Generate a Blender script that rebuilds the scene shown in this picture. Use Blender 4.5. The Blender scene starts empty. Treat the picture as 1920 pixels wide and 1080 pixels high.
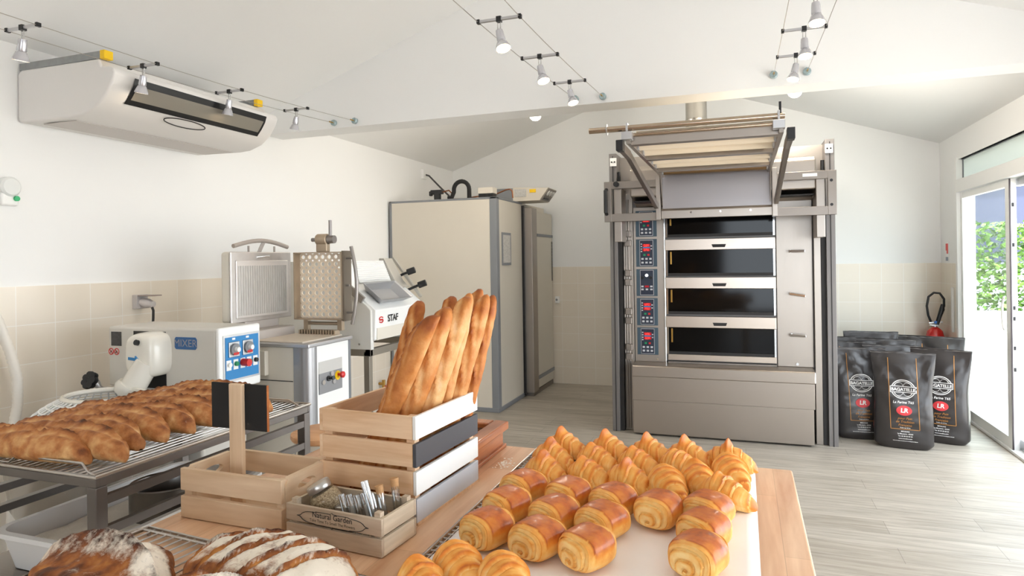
import bpy, bmesh, math, random
from mathutils import Vector, Matrix, noise
random.seed(7)
C = bpy.context.scene.collection
SC = bpy.context.scene
R = math.radians

# ------------------------------------------------------------ camera
cam = bpy.data.cameras.new('camera'); co = bpy.data.objects.new('camera', cam); C.objects.link(co)
cam.sensor_width = 36.0; cam.lens = 36.0*1225/1920; cam.shift_y = -54/1920
cam.clip_start = 0.05; cam.clip_end = 200
co.matrix_world = Matrix.Translation((0, 0, 1.5)) @ Matrix.Rotation(math.atan(433/1225), 4, 'Z') @ Matrix.Rotation(R(90), 4, 'X') @ Matrix.Rotation(-0.0151, 4, 'Z')
SC.camera = co
SC.view_settings.view_transform = 'Standard'; SC.view_settings.look = 'None'
SC.view_settings.gamma = 1.0; SC.view_settings.use_curve_mapping = False
SC.view_settings.exposure = 0.50
SC.cycles.max_bounces = 10; SC.cycles.diffuse_bounces = 6; SC.cycles.sample_clamp_indirect = 6.0
SC.cycles.caustics_reflective = False; SC.cycles.caustics_refractive = False

# ------------------------------------------------------------ daylight
W = bpy.data.worlds.new('sky'); SC.world = W; W.use_nodes = True
W.node_tree.nodes['Background'].inputs[0].default_value = (0.83, 0.915, 1.0, 1)
W.node_tree.nodes['Background'].inputs[1].default_value = 5.2
sl = bpy.data.lights.new('sun', 'SUN'); sl.energy = 9.0; sl.angle = R(2); sl.color = (1, .96, .9)
so = bpy.data.objects.new('sun', sl); C.objects.link(so)
so.rotation_euler = Vector((0.05, 0.55, -1)).to_track_quat('-Z', 'Y').to_euler()
def area(name, loc, direc, w, h, energy=0, portal=False, col=(1, 1, 1)):
    l = bpy.data.lights.new(name, 'AREA'); l.shape = 'RECTANGLE'; l.size = w; l.size_y = h; l.energy = energy; l.color = col
    o = bpy.data.objects.new(name, l); C.objects.link(o); o.location = loc
    o.rotation_euler = Vector(direc).to_track_quat('-Z', 'Y').to_euler()
    if portal: l.cycles.is_portal = True
    return o
area('shop_window_light', (2.0, 2.25, 1.02), (-1, 0, 0), 2.04, 3.1, portal=True)
area('shop_front_light', (.6, -4.05, 1.45), (0, 1, 0), 2.0, 2.3, portal=True)
area('door_light', (1.99, 5.74, 1.18), (-1, 0, 0), 2.34, 2.64, portal=True)

# ------------------------------------------------------------ helpers
def lin(c):
    def f(v):
        v /= 255.0
        return v/12.92 if v <= .04045 else ((v+.055)/1.055)**2.4
    return (f(c[0]), f(c[1]), f(c[2]), 1)
MATS = {}
def mat(name, col, rough=.5, metal=0., var=0., vscale=8., bump=0., bscale=60., stretch=(1, 1, 1), coat=0., emit=None, estr=0., col2=None, spec=.5):
    if name in MATS: return MATS[name]
    m = bpy.data.materials.new(name); m.use_nodes = True; MATS[name] = m
    nt = m.node_tree; b = nt.nodes['Principled BSDF']
    b.inputs['Base Color'].default_value = lin(col); b.inputs['Roughness'].default_value = rough; b.inputs['Metallic'].default_value = metal
    b.inputs['Specular IOR Level'].default_value = spec
    if coat: b.inputs['Coat Weight'].default_value = coat; b.inputs['Coat Roughness'].default_value = .08
    if emit: b.inputs['Emission Color'].default_value = lin(emit); b.inputs['Emission Strength'].default_value = estr
    if var or bump:
        tc = nt.nodes.new('ShaderNodeTexCoord'); mp = nt.nodes.new('ShaderNodeMapping'); mp.inputs['Scale'].default_value = stretch
        nt.links.new(tc.outputs['Object'], mp.inputs[0])
    if var:
        n = nt.nodes.new('ShaderNodeTexNoise'); n.inputs['Scale'].default_value = vscale; n.inputs['Detail'].default_value = 5
        nt.links.new(mp.outputs[0], n.inputs['Vector'])
        r = nt.nodes.new('ShaderNodeValToRGB'); r.color_ramp.elements[0].position = .3; r.color_ramp.elements[1].position = .7
        c1 = lin(col); c2 = lin(col2) if col2 else tuple(v*(1-var) for v in c1[:3])+(1,)
        r.color_ramp.elements[0].color = c2; r.color_ramp.elements[1].color = c1
        nt.links.new(n.outputs[0], r.inputs[0]); nt.links.new(r.outputs[0], b.inputs['Base Color'])
    if bump:
        n2 = nt.nodes.new('ShaderNodeTexNoise'); n2.inputs['Scale'].default_value = bscale; n2.inputs['Detail'].default_value = 4
        nt.links.new(mp.outputs[0], n2.inputs['Vector'])
        bp = nt.nodes.new('ShaderNodeBump'); bp.inputs['Strength'].default_value = bump; bp.inputs['Distance'].default_value = .01
        nt.links.new(n2.outputs[0], bp.inputs['Height']); nt.links.new(bp.outputs[0], b.inputs['Normal'])
    return m
def wood(name, c1, c2, axis='X', scale=14., rough=.55, coat=0., blocks=None):
    """long grain along an axis; blocks = (length, width) glues staves of differing tone"""
    if name in MATS: return MATS[name]
    m = bpy.data.materials.new(name); m.use_nodes = True; MATS[name] = m
    nt = m.node_tree; N = nt.nodes; b = N['Principled BSDF']; b.inputs['Roughness'].default_value = rough
    if coat: b.inputs['Coat Weight'].default_value = coat
    tc = N.new('ShaderNodeTexCoord'); mp = N.new('ShaderNodeMapping')
    mp.inputs['Scale'].default_value = {'X': (.09, 1, 1), 'Y': (1, .09, 1), 'Z': (1, 1, .09)}[axis]
    nt.links.new(tc.outputs['Object'], mp.inputs[0])
    n = N.new('ShaderNodeTexNoise'); n.inputs['Scale'].default_value = scale; n.inputs['Detail'].default_value = 6; n.inputs['Distortion'].default_value = 1.2
    nt.links.new(mp.outputs[0], n.inputs['Vector'])
    w = N.new('ShaderNodeTexNoise'); w.inputs['Scale'].default_value = scale*7; w.inputs['Detail'].default_value = 3
    nt.links.new(mp.outputs[0], w.inputs['Vector'])
    ad = N.new('ShaderNodeMath'); ad.operation = 'MULTIPLY_ADD'; ad.inputs[1].default_value = .35
    nt.links.new(w.outputs[0], ad.inputs[0]); nt.links.new(n.outputs[0], ad.inputs[2])
    r = N.new('ShaderNodeValToRGB'); r.color_ramp.elements[0].position = .45; r.color_ramp.elements[1].position = .85
    r.color_ramp.elements[0].color = lin(c1); r.color_ramp.elements[1].color = lin(c2)
    nt.links.new(ad.outputs[0], r.inputs[0]); out = r.outputs[0]
    if blocks:
        br = N.new('ShaderNodeTexBrick'); br.inputs['Scale'].default_value = 1; br.inputs['Brick Width'].default_value = blocks[0]; br.inputs['Row Height'].default_value = blocks[1]
        br.inputs['Mortar Size'].default_value = 0.0008; br.inputs['Color1'].default_value = (.72, .70, .68, 1); br.inputs['Color2'].default_value = (1.0, 1, 1, 1); br.inputs['Mortar'].default_value = (.55, .5, .45, 1); br.offset = .37
        mp2 = N.new('ShaderNodeMapping')
        if axis == 'Y': mp2.inputs['Rotation'].default_value = (0, 0, R(90))
        nt.links.new(tc.outputs['Object'], mp2.inputs[0]); nt.links.new(mp2.outputs[0], br.inputs['Vector'])
        mx = N.new('ShaderNodeMix'); mx.data_type = 'RGBA'; mx.blend_type = 'MULTIPLY'; mx.inputs[0].default_value = .6
        nt.links.new(out, mx.inputs[6]); nt.links.new(br.outputs[0], mx.inputs[7]); out = mx.outputs[2]
    nt.links.new(out, b.inputs['Base Color'])
    bp = N.new('ShaderNodeBump'); bp.inputs['Strength'].default_value = .12; bp.inputs['Distance'].default_value = .004
    nt.links.new(ad.outputs[0], bp.inputs['Height']); nt.links.new(bp.outputs[0], b.inputs['Normal'])
    return m
def steel(name, col=(178, 174, 170), rough=.28, axis='X', amt=.5):
    """brushed sheet: roughness and bump streaked along an axis"""
    if name in MATS: return MATS[name]
    m = bpy.data.materials.new(name); m.use_nodes = True; MATS[name] = m
    nt = m.node_tree; N = nt.nodes; b = N['Principled BSDF']; b.inputs['Metallic'].default_value = 1; b.inputs['Base Color'].default_value = lin(col)
    tc = N.new('ShaderNodeTexCoord'); mp = N.new('ShaderNodeMapping')
    mp.inputs['Scale'].default_value = {'X': (1, 60, 60), 'Y': (60, 1, 60), 'Z': (60, 60, 1)}[axis]
    nt.links.new(tc.outputs['Object'], mp.inputs[0])
    n = N.new('ShaderNodeTexNoise'); n.inputs['Scale'].default_value = 4; n.inputs['Detail'].default_value = 3
    nt.links.new(mp.outputs[0], n.inputs['Vector'])
    mr = N.new('ShaderNodeMapRange'); mr.inputs['To Min'].default_value = rough*(1-amt*.4); mr.inputs['To Max'].default_value = rough*(1+amt*.4)
    nt.links.new(n.outputs[0], mr.inputs['Value']); nt.links.new(mr.outputs[0], b.inputs['Roughness'])
    b.inputs['Anisotropic'].default_value = .4
    return m
def glass(name, tint=(235, 245, 240), gloss=.12):
    if name in MATS: return MATS[name]
    m = bpy.data.materials.new(name); m.use_nodes = True; MATS[name] = m
    nt = m.node_tree; N = nt.nodes; N.remove(N['Principled BSDF']); o = N['Material Output']
    t = N.new('ShaderNodeBsdfTransparent'); t.inputs[0].default_value = lin(tint)
    g = N.new('ShaderNodeBsdfGlossy'); g.inputs['Roughness'].default_value = .02
    lw = N.new('ShaderNodeLayerWeight'); lw.inputs[0].default_value = .5
    pw = N.new('ShaderNodeMath'); pw.operation = 'POWER'; pw.inputs[1].default_value = 4; nt.links.new(lw.outputs['Facing'], pw.inputs[0])
    ma = N.new('ShaderNodeMath'); ma.operation = 'MULTIPLY_ADD'; ma.inputs[1].default_value = .55; ma.inputs[2].default_value = gloss*.35; nt.links.new(pw.outputs[0], ma.inputs[0])
    mx = N.new('ShaderNodeMixShader'); nt.links.new(ma.outputs[0], mx.inputs[0]); nt.links.new(t.outputs[0], mx.inputs[1]); nt.links.new(g.outputs[0], mx.inputs[2])
    nt.links.new(mx.outputs[0], o.inputs[0])
    return m

def wl(o):
    v = Vector((0, 0, 0))
    while o is not None: v += o.location; o = o.parent
    return v
class MB:
    """collects shapes, build() links them as ONE mesh object"""
    def __init__(s): s.v = []; s.f = []; s.at = {}
    def add(s, vs, fs):
        k = len(s.v); s.v += [Vector(p) for p in vs]; s.f += [tuple(i+k for i in f) for f in fs]; return s
    def box(s, x0, x1, y0, y1, z0, z1):
        return s.add([(x, y, z) for z in (z0, z1) for y in (y0, y1) for x in (x0, x1)], [(0, 2, 3, 1), (4, 5, 7, 6), (0, 1, 5, 4), (2, 6, 7, 3), (0, 4, 6, 2), (1, 3, 7, 5)])
    def obox(s, c, size, rot=None):
        M = rot.to_matrix() if rot and hasattr(rot, 'to_matrix') else (rot or Matrix.Identity(3))
        sx, sy, sz = [d/2 for d in size]; c = Vector(c)
        return s.add([c + M @ Vector((x, y, z)) for z in (-sz, sz) for y in (-sy, sy) for x in (-sx, sx)], [(0, 2, 3, 1), (4, 5, 7, 6), (0, 1, 5, 4), (2, 6, 7, 3), (0, 4, 6, 2), (1, 3, 7, 5)])
    def beam(s, p0, p1, w, h, up=(0, 0, 1)):
        p0 = Vector(p0); p1 = Vector(p1); d = (p1-p0); L = d.length; d.normalize(); u = Vector(up); sx = d.cross(u)
        if sx.length < 1e-4: sx = d.cross(Vector((1, 0, 0)))
        sx.normalize(); u = sx.cross(d)
        M = Matrix((d, sx, u)).transposed()
        return s.obox((p0+p1)/2, (L, w, h), M)
    def cyl(s, p0, p1, r0, r1=None, n=20):
        r1 = r0 if r1 is None else r1
        p0 = Vector(p0); p1 = Vector(p1); d = (p1-p0).normalized(); a = d.orthogonal().normalized(); b = d.cross(a)
        vs = []
        for p, r in ((p0, r0), (p1, r1)):
            for i in range(n):
                t = 2*math.pi*i/n; vs.append(p + a*math.cos(t)*r + b*math.sin(t)*r)
        fs = [(i, (i+1) % n, n+(i+1) % n, n+i) for i in range(n)] + [tuple(range(n))[::-1], tuple(range(n, 2*n))]
        return s.add(vs, fs)
    def tube(s, pts, r, n=8, closed=False):
        pts = [Vector(p) for p in pts]; m = len(pts); vs = []; fs = []; a = None
        for i, p in enumerate(pts):
            if closed: d = pts[(i+1) % m]-pts[i-1]
            else: d = pts[min(i+1, m-1)]-pts[max(i-1, 0)]
            d.normalize()
            a = d.orthogonal() if a is None else a - d*a.dot(d)
            a.normalize(); b = d.cross(a); rr = r[i] if isinstance(r, (list, tuple)) else r
            vs += [p + a*math.cos(2*math.pi*j/n)*rr + b*math.sin(2*math.pi*j/n)*rr for j in range(n)]
        for i in range(m if closed else m-1):
            k = ((i+1) % m)*n
            fs += [(i*n+j, i*n+(j+1) % n, k+(j+1) % n, k+j) for j in range(n)]
        if not closed: fs += [tuple(range(n))[::-1], tuple(range((m-1)*n, m*n))]
        return s.add(vs, fs)
    def lathe(s, prof, c=(0, 0, 0), n=32, axis=(0, 0, 1), capped=True):
        c = Vector(c); d = Vector(axis).normalized(); a = d.orthogonal().normalized(); b = d.cross(a); vs = []; m = len(prof)
        for r, z in prof: vs += [c + d*z + (a*math.cos(2*math.pi*j/n)+b*math.sin(2*math.pi*j/n))*max(r, 1e-5) for j in range(n)]
        fs = [(i*n+j, i*n+(j+1) % n, (i+1)*n+(j+1) % n, (i+1)*n+j) for i in range(m-1) for j in range(n)]
        if capped: fs += [tuple(range(n))[::-1], tuple(range((m-1)*n, m*n))]
        return s.add(vs, fs)
    def prism(s, poly, plane, a0, a1):
        """extrude a 2-D outline: plane 'XZ' along y, 'YZ' along x, 'XY' along z"""
        def P(p, a): return {'XZ': (p[0], a, p[1]), 'YZ': (a, p[0], p[1]), 'XY': (p[0], p[1], a)}[plane]
        n = len(poly)
        return s.add([P(p, a0) for p in poly]+[P(p, a1) for p in poly], [tuple(range(n))[::-1], tuple(range(n, 2*n))]+[(i, (i+1) % n, n+(i+1) % n, n+i) for i in range(n)])
    def grid(s, fn, nu, nv, wrap=False, attrs=()):
        k0 = len(s.v); vs = []
        for i in range(nv+1):
            for j in range(nu if wrap else nu+1):
                q = fn(j/nu, i/nv)
                if attrs: p, av = q; 
                else: p = q; av = ()
                vs.append(p)
                for nm, val in zip(attrs, av): s.at.setdefault(nm, {})[k0+len(vs)-1] = val
        w = nu if wrap else nu+1; fs = []
        for i in range(nv):
            for j in range(nu):
                fs.append((i*w+j, i*w+(j+1) % w, (i+1)*w+(j+1) % w, (i+1)*w+j))
        return s.add(vs, fs)
    def xf(s, M):
        s.v = [M @ p for p in s.v]; return s
    def build(s, name, m, parent=None, bevel=0., seg=2, local=False, flat=False, kind=None, angle=38, loc=None):
        me = bpy.data.meshes.new(name)
        off = Vector((0, 0, 0)) if (local or parent is None) else wl(parent)
        if loc is not None: off = Vector(loc)
        me.from_pydata([p-off for p in s.v], [], s.f)
        bm = bmesh.new(); bm.from_mesh(me); bmesh.ops.recalc_face_normals(bm, faces=bm.faces); bm.to_mesh(me); bm.free()
        for nm, d in s.at.items():
            A = me.attributes.new(nm, 'FLOAT', 'POINT')
            for i, val in d.items(): A.data[i].value = val
        me.materials.append(m)
        if not flat:
            me.polygons.foreach_set('use_smooth', [True]*len(me.polygons)); me.set_sharp_from_angle(angle=R(angle))
        o = bpy.data.objects.new(name, me); C.objects.link(o); o.parent = parent
        if loc is not None: o.location = loc
        if bevel:
            b = o.modifiers.new('bevel', 'BEVEL'); b.width = bevel; b.segments = seg; b.limit_method = 'ANGLE'; b.angle_limit = R(40); b.harden_normals = True
        if kind: o['kind'] = kind
        return o
def tag(o, label, cat, group=None, kind=None):
    o['label'] = label; o['category'] = cat
    if group: o['group'] = group
    if kind: o['kind'] = kind
    return o
def thing(name, label, cat, loc=(0, 0, 0), group=None, rz=0.):
    o = bpy.data.objects.new(name, None); C.objects.link(o); o.location = loc; o.rotation_euler[2] = rz; o.empty_display_size = .05
    return tag(o, label, cat, group)
def struct(name, mb, m, parent=None, **k):
    o = mb.build(name, m, parent, **k)
    if parent is None: o['kind'] = 'structure'
    return o
def dup(root, loc, rz, label, group=None, **kw):
    r = root.copy(); C.objects.link(r); r.location = loc; r.rotation_euler[2] = rz; r['label'] = label
    if group: r['group'] = group
    for ch in list(root.children):
        c = ch.copy(); C.objects.link(c); c.parent = r
        for g in ch.children:
            d = g.copy(); C.objects.link(d); d.parent = c
    return r
_tx = {}
def text_mb(body, size, fn, extrude=0.0, bold=0.0, shear=0., spacing=1.):
    """lettering as a mesh; fn maps a flat (x, y) point centred on the text to the world"""
    cu = bpy.data.curves.new('lettering', 'FONT'); cu.body = body; cu.size = size; cu.align_x = 'CENTER'; cu.align_y = 'CENTER'
    cu.resolution_u = 3; cu.offset = bold; cu.shear = shear; cu.space_character = spacing
    o = bpy.data.objects.new('lettering', cu); C.objects.link(o)
    dg = bpy.context.evaluated_depsgraph_get(); me = bpy.data.meshes.new_from_object(o.evaluated_get(dg))
    mb = MB(); mb.add([fn(v.co.x, v.co.y) for v in me.vertices], [tuple(p.vertices) for p in me.polygons])
    bpy.data.objects.remove(o); bpy.data.curves.remove(cu); bpy.data.meshes.remove(me)
    return mb
def plane_fn(o, ex, ey, off=0):
    o = Vector(o); ex = Vector(ex); ey = Vector(ey); n = ex.cross(ey)*off
    return lambda x, y: o + ex*x + ey*y + n
def arc(c, r, a0, a1, n, u=(1, 0, 0), v=(0, 0, 1)):
    c = Vector(c); u = Vector(u); v = Vector(v)
    return [c + u*r*math.cos(R(a0+(a1-a0)*i/n)) + v*r*math.sin(R(a0+(a1-a0)*i/n)) for i in range(n+1)]
# ------------------------------------------------------------ materials
white_paint = mat('white_wall_paint', (240, 240, 239), .85, bump=.02, bscale=200)
white_gloss = mat('white_lacquer', (240, 240, 238), .3)
cream_metal = mat('cream_enamel', (222, 216, 204), .35)
grey_trim = mat('grey_trim', (128, 130, 134), .45)
black_rub = mat('black_plastic', (22, 22, 24), .4)
dark_metal = mat('dark_metal', (40, 40, 42), .4, metal=.6)
st = steel('brushed_steel', (174, 165, 156), .32, 'X')
stv = steel('brushed_steel_upright', (168, 160, 152), .36, 'Z')
std = steel('dull_steel', (146, 138, 131), .40, 'X')
chrome = mat('chrome', (215, 215, 215), .12, metal=1)
wire_m = mat('wire_metal', (190, 184, 178), .28, metal=1)
alu = mat('matt_aluminium', (196, 196, 198), .35, metal=.9)
red_p = mat('red_plastic', (205, 40, 38), .35)
yellow_p = mat('yellow_plastic', (245, 200, 20), .45)
green_p = mat('green_plastic', (20, 140, 90), .4)
blue_p = mat('blue_panel', (40, 128, 190), .45)
ink = mat('black_ink', (25, 24, 26), .6)
white_ink = mat('white_ink', (238, 236, 232), .6)
pane_m = glass('clear_glass', (246, 250, 248), .05)

def tile_mat(name, axis, off):
    m = bpy.data.materials.new(name); m.use_nodes = True; nt = m.node_tree; N = nt.nodes; b = N['Principled BSDF']
    tc = N.new('ShaderNodeTexCoord'); sx = N.new('ShaderNodeSeparateXYZ'); nt.links.new(tc.outputs['Object'], sx.inputs[0])
    cb = N.new('ShaderNodeCombineXYZ'); a = N.new('ShaderNodeMath'); a.operation = 'SUBTRACT'; a.inputs[1].default_value = off
    nt.links.new(sx.outputs[axis], a.inputs[0]); nt.links.new(a.outputs[0], cb.inputs[0]); nt.links.new(sx.outputs['Z'], cb.inputs[1])
    br = N.new('ShaderNodeTexBrick'); br.offset = 0; br.inputs['Scale'].default_value = 1; br.inputs['Brick Width'].default_value = .2; br.inputs['Row Height'].default_value = .2
    br.inputs['Mortar Size'].default_value = .0022; br.inputs['Mortar Smooth'].default_value = .2; br.inputs['Bias'].default_value = 0
    br.inputs['Color1'].default_value = lin((236, 227, 213)); br.inputs['Color2'].default_value = lin((233, 223, 208)); br.inputs['Mortar'].default_value = lin((245, 241, 234))
    nt.links.new(cb.outputs[0], br.inputs['Vector']); nt.links.new(br.outputs['Color'], b.inputs['Base Color'])
    b.inputs['Roughness'].default_value = .28
    bp = N.new('ShaderNodeBump'); bp.inputs['Strength'].default_value = .25; bp.inputs['Distance'].default_value = .003; bp.invert = True
    nt.links.new(br.outputs['Fac'], bp.inputs['Height']); nt.links.new(bp.outputs[0], b.inputs['Normal'])
    return m
def floor_mat():
    m = bpy.data.materials.new('pale_grey_planks'); m.use_nodes = True; nt = m.node_tree; N = nt.nodes; b = N['Principled BSDF']
    tc = N.new('ShaderNodeTexCoord')
    br = N.new('ShaderNodeTexBrick'); br.offset = .4; br.inputs['Scale'].default_value = 1; br.inputs['Brick Width'].default_value = 1.2; br.inputs['Row Height'].default_value = .18
    br.inputs['Mortar Size'].default_value = .0012; br.inputs['Color1'].default_value = lin((172, 163, 150)); br.inputs['Color2'].default_value = lin((188, 180, 168)); br.inputs['Mortar'].default_value = lin((128, 120, 110))
    nt.links.new(tc.outputs['Object'], br.inputs['Vector'])
    mp = N.new('ShaderNodeMapping'); mp.inputs['Scale'].default_value = (.8, 9, 1); nt.links.new(tc.outputs['Object'], mp.inputs[0])
    n = N.new('ShaderNodeTexNoise'); n.inputs['Scale'].default_value = 3.2; n.inputs['Detail'].default_value = 8; n.inputs['Roughness'].default_value = .65; n.inputs['Distortion'].default_value = .6
    nt.links.new(mp.outputs[0], n.inputs['Vector'])
    r = N.new('ShaderNodeValToRGB'); r.color_ramp.elements[0].position = .3; r.color_ramp.elements[1].position = .72
    r.color_ramp.elements[0].color = (.62, .60, .57, 1); r.color_ramp.elements[1].color = (1.12, 1.12, 1.12, 1)
    nt.links.new(n.outputs[0], r.inputs[0])
    mx = N.new('ShaderNodeMix'); mx.data_type = 'RGBA'; mx.blend_type = 'MULTIPLY'; mx.inputs[0].default_value = 1
    nt.links.new(br.outputs[0], mx.inputs[6]); nt.links.new(r.outputs[0], mx.inputs[7]); nt.links.new(mx.outputs[2], b.inputs['Base Color'])
    b.inputs['Roughness'].default_value = .42
    return m

# ------------------------------------------------------------ room shell
XL, XR, YB = -3.472, 1.872, 7.61
XF = XR; YF = -4.0; YM0, YM1 = 4.12, 4.34
struct('floor', MB().box(XL-.2, XR+.06, YF-.05, YB+.2, -.1, 0), floor_mat())
struct('wall_left', MB().box(XL-.2, XL, YF, YB+.2, 0, 3.8), white_paint)
struct('wall_back', MB().box(XL, XR+.12, YB, YB+.2, 0, 3.8), white_paint)
# right wall of the rear room: piers and header round the glazed door
DY0, DY1, DH, TZ0, TZ1 = 4.42, 7.06, 2.05, 2.165, 2.353
RX = -.9; RZt = 3.535
struct('wall_right', MB().box(XR, XR+.14, DY1, YB, 0, 2.75).box(XR, XR+.14, DY0, DY1, TZ1, 2.75).box(XR, XR+.14, 4.0, DY0, 0, 2.75).box(XR, XR+.14, YF, 4.0, 2.04, 2.75).box(XR, XR+.14, YF, .7, 0, 2.04).box(XR, XR+.14, 3.8, 4.0, 0, 2.04), white_paint)
ZB = 2.487
struct('wall_middle', MB().prism([(XL, ZB), (XR, ZB), (XR, 2.66), (RX, RZt+.06), (XL, 2.70)], 'XZ', YM0, YM1), white_paint)
struct('wall_front', MB().box(XL, XF, YF-.15, YF, 2.55, 3.9).box(XL, -.4, YF-.15, YF, 0, 2.55).box(1.6, XF, YF-.15, YF, 0, 2.55).box(-.4, 1.6, YF-.15, YF, 0, .3), mat('shop_wall_tan', (158, 136, 118), .8))
struct('ceiling', MB().prism([(XL, 2.63), (RX, RZt), (XR+.14, 2.55), (XR+.14, 2.67), (RX, RZt+.12), (XL, 2.75)], 'XZ', YF, YB), white_paint)
# tiled dado, 1.4 m high, a hair proud of the plaster
struct('trim_1', MB().box(XL, XL+.006, YF, YB, 0, 1.4), tile_mat('wall_tiles_left', 'Y', .075))
struct('trim_2', MB().box(XL+.006, XR-.006, YB-.006, YB, 0, 1.4), tile_mat('wall_tiles_back', 'X', .14))
struct('trim_3', MB().box(XR-.006, XR, DY1+.04, YB-.006, 0, 1.4), tile_mat('wall_tiles_right', 'Y', .05))

# sliding glazed door with transom light
def kroot(name, loc):
    o = bpy.data.objects.new(name, None); C.objects.link(o); o.location = loc; o['kind'] = 'structure'; return o
d = kroot('door_1', (XR, 6.4, 0))
fr = MB().box(XR-.02, XR+.10, DY1-.05, DY1, 0, TZ1+.02).box(XR-.02, XR+.10, DY0, DY1-.05, DH-.0, TZ0).box(XR+.003, XR+.10, DY0, DY1-.05, TZ1, TZ1+.018).box(XR-.01, XR+.12, DY0, DY1-.05, 0, .022)
fr.build('door_frame', white_gloss, d, bevel=.004)
LY0, LY1 = 5.83, 7.0
lf = MB().box(XR+.005, XR+.05, LY0, LY0+.085, .022, DH-.005).box(XR+.005, XR+.05, LY1-.06, LY1, .022, DH-.005).box(XR+.008, XR+.047, LY0+.085, LY1-.06, .022, .10).box(XR+.008, XR+.047, LY0+.085, LY1-.06, DH-.06, DH-.005)
leaf = lf.build('door_leaf', white_gloss, d, bevel=.003)
MB().box(XR+.025, XR+.031, LY0+.085, LY1-.06, .10, DH-.06).build('pane', pane_m, leaf)
MB().box(XR+.003, XR+.013, LY0-.006, LY0, .022, DH-.005).build('rubber_seal', mat('door_seal', (58, 50, 54), .6), leaf)
MB().tube(arc((XR-.005, LY0+.085, 1.03), .13, -75, 75, 12, u=(0, .45, 0), v=(0, 0, 1)), .008).build('pull_handle', white_gloss, leaf)
mb = MB()
for z in (.62, .78, 1.0, 1.08, 1.55, 1.85): mb.box(XR+.02, XR+.034, LY0-.004, LY0, z-.014, z+.014)
mb.build('lock_keeper', dark_metal, leaf)
MB().box(XR+.06, XR+.10, 4.44, 5.9, .022, .10).box(XR+.06, XR+.10, 4.44, 5.9, DH-.06, DH-.005).box(XR+.06, XR+.10, 4.44, 4.50, .022, DH).build('track_rail', alu, d)
frosted = bpy.data.materials.new('frosted_glass'); frosted.use_nodes = True; _n = frosted.node_tree; _p = _n.nodes['Principled BSDF']; _p.inputs['Base Color'].default_value = lin((212, 218, 213)); _p.inputs['Roughness'].default_value = .45
_t = _n.nodes.new('ShaderNodeBsdfTranslucent'); _t.inputs[0].default_value = lin((214, 219, 215)); _m = _n.nodes.new('ShaderNodeMixShader'); _m.inputs[0].default_value = .35
_n.links.new(_p.outputs[0], _m.inputs[1]); _n.links.new(_t.outputs[0], _m.inputs[2]); _n.links.new(_m.outputs[0], _n.nodes['Material Output'].inputs[0])
w = kroot('window_1', (XR, 5.9, TZ0))
MB().box(XR+.04, XR+.05, DY0, DY1-.05, TZ0, TZ1).build('pane', frosted, w)
MB().box(XR+.03, XR+.05, DY0, DY1-.045, TZ1-.006, TZ1).box(XR+.03, XR+.05, DY1-.056, DY1-.05, TZ0, TZ1).build('window_seal', grey_trim, w)

# outside
struct('patio', MB().box(XR+.06, 40, -20, 40, -.12, -.02), mat('pale_paving', (214, 208, 200), .8, var=.08, vscale=3, bump=.05))
gw = struct('garden_wall', MB().box(2.6, 9, 11.4, 11.6, -.02, .62), mat('limewashed_wall', (236, 230, 222), .85, var=.05, vscale=4))
def leaves(name, x0, x1, y0, y1, z0, z1, n, m, label, cat, group=None):
    mb = MB()
    for i in range(n):
        c = Vector((random.uniform(x0, x1), random.uniform(y0, y1), random.uniform(z0, z1)+.03*random.random()))
        q = Matrix.Rotation(random.uniform(0, 6.3), 3, 'Z') @ Matrix.Rotation(random.uniform(-1, 1), 3, 'X') @ Matrix.Rotation(random.uniform(-1, 1), 3, 'Y')
        s_ = random.uniform(.035, .07)
        mb.add([c+q @ Vector(p)*s_ for p in ((-1, 0, 0), (-.2, -.6, .12), (1, 0, 0), (-.2, .6, .12))], [(0, 1, 2), (0, 2, 3)])
    o = mb.build(name, m, None, flat=True, loc=((x0+x1)/2, (y0+y1)/2, z0)); return tag(o, label, cat, group, 'stuff')
leaf_m = mat('hedge_leaves', (120, 158, 70), .5, var=.6, vscale=6, col2=(62, 98, 36))
leaves('hedge', 2.7, 6.0, 11.72, 12.2, .3, 1.95, 5200, leaf_m, 'leafy green hedge above the garden wall outside the glass door', 'hedge')
b = thing('neighbour_house', 'pale grey house with a dark window seen beyond the hedge through the door', 'building', (5.5, 15.2, 0))
MB().box(3, 9, 15, 18, 0, 3.2).build('house_wall', mat('house_render', (168, 172, 186), .8, var=.06), b)
MB().box(2.8, 9.2, 14.6, 18.2, 3.2, 3.4).build('eaves', white_gloss, b)
MB().box(4.0, 5.2, 14.96, 15, 1.3, 2.75).build('window', mat('dark_window', (62, 66, 88), .15), b)
MB().box(3.93, 4.0, 14.94, 15, 1.25, 2.8).box(5.2, 5.27, 14.94, 15, 1.25, 2.8).build('window_frame', white_gloss, b)
# ------------------------------------------------------------ air conditioner on the left wall
ac_m = mat('air_conditioner_shell', (226, 223, 220), .45)
t = thing('air_conditioner', 'large white air conditioner hung high on the left wall', 'air conditioner', (XL, 2.9, 2.23))
Y0, Y1 = 2.30, 3.46
prof = [(XL+.004, 2.255), (XL+.01, 2.232)] + [(-3.10, 2.226), (-3.02, 2.232), (-2.93, 2.262), (-2.86, 2.315), (-2.815, 2.38), (-2.80, 2.42), (-2.812, 2.441), (-2.84, 2.452), (-2.885, 2.456), (-2.905, 2.495), (XL+.03, 2.497), (XL+.004, 2.48)]
MB().prism(prof, 'XZ', Y0, Y1).build('body', ac_m, t, bevel=.012, seg=3)
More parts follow.
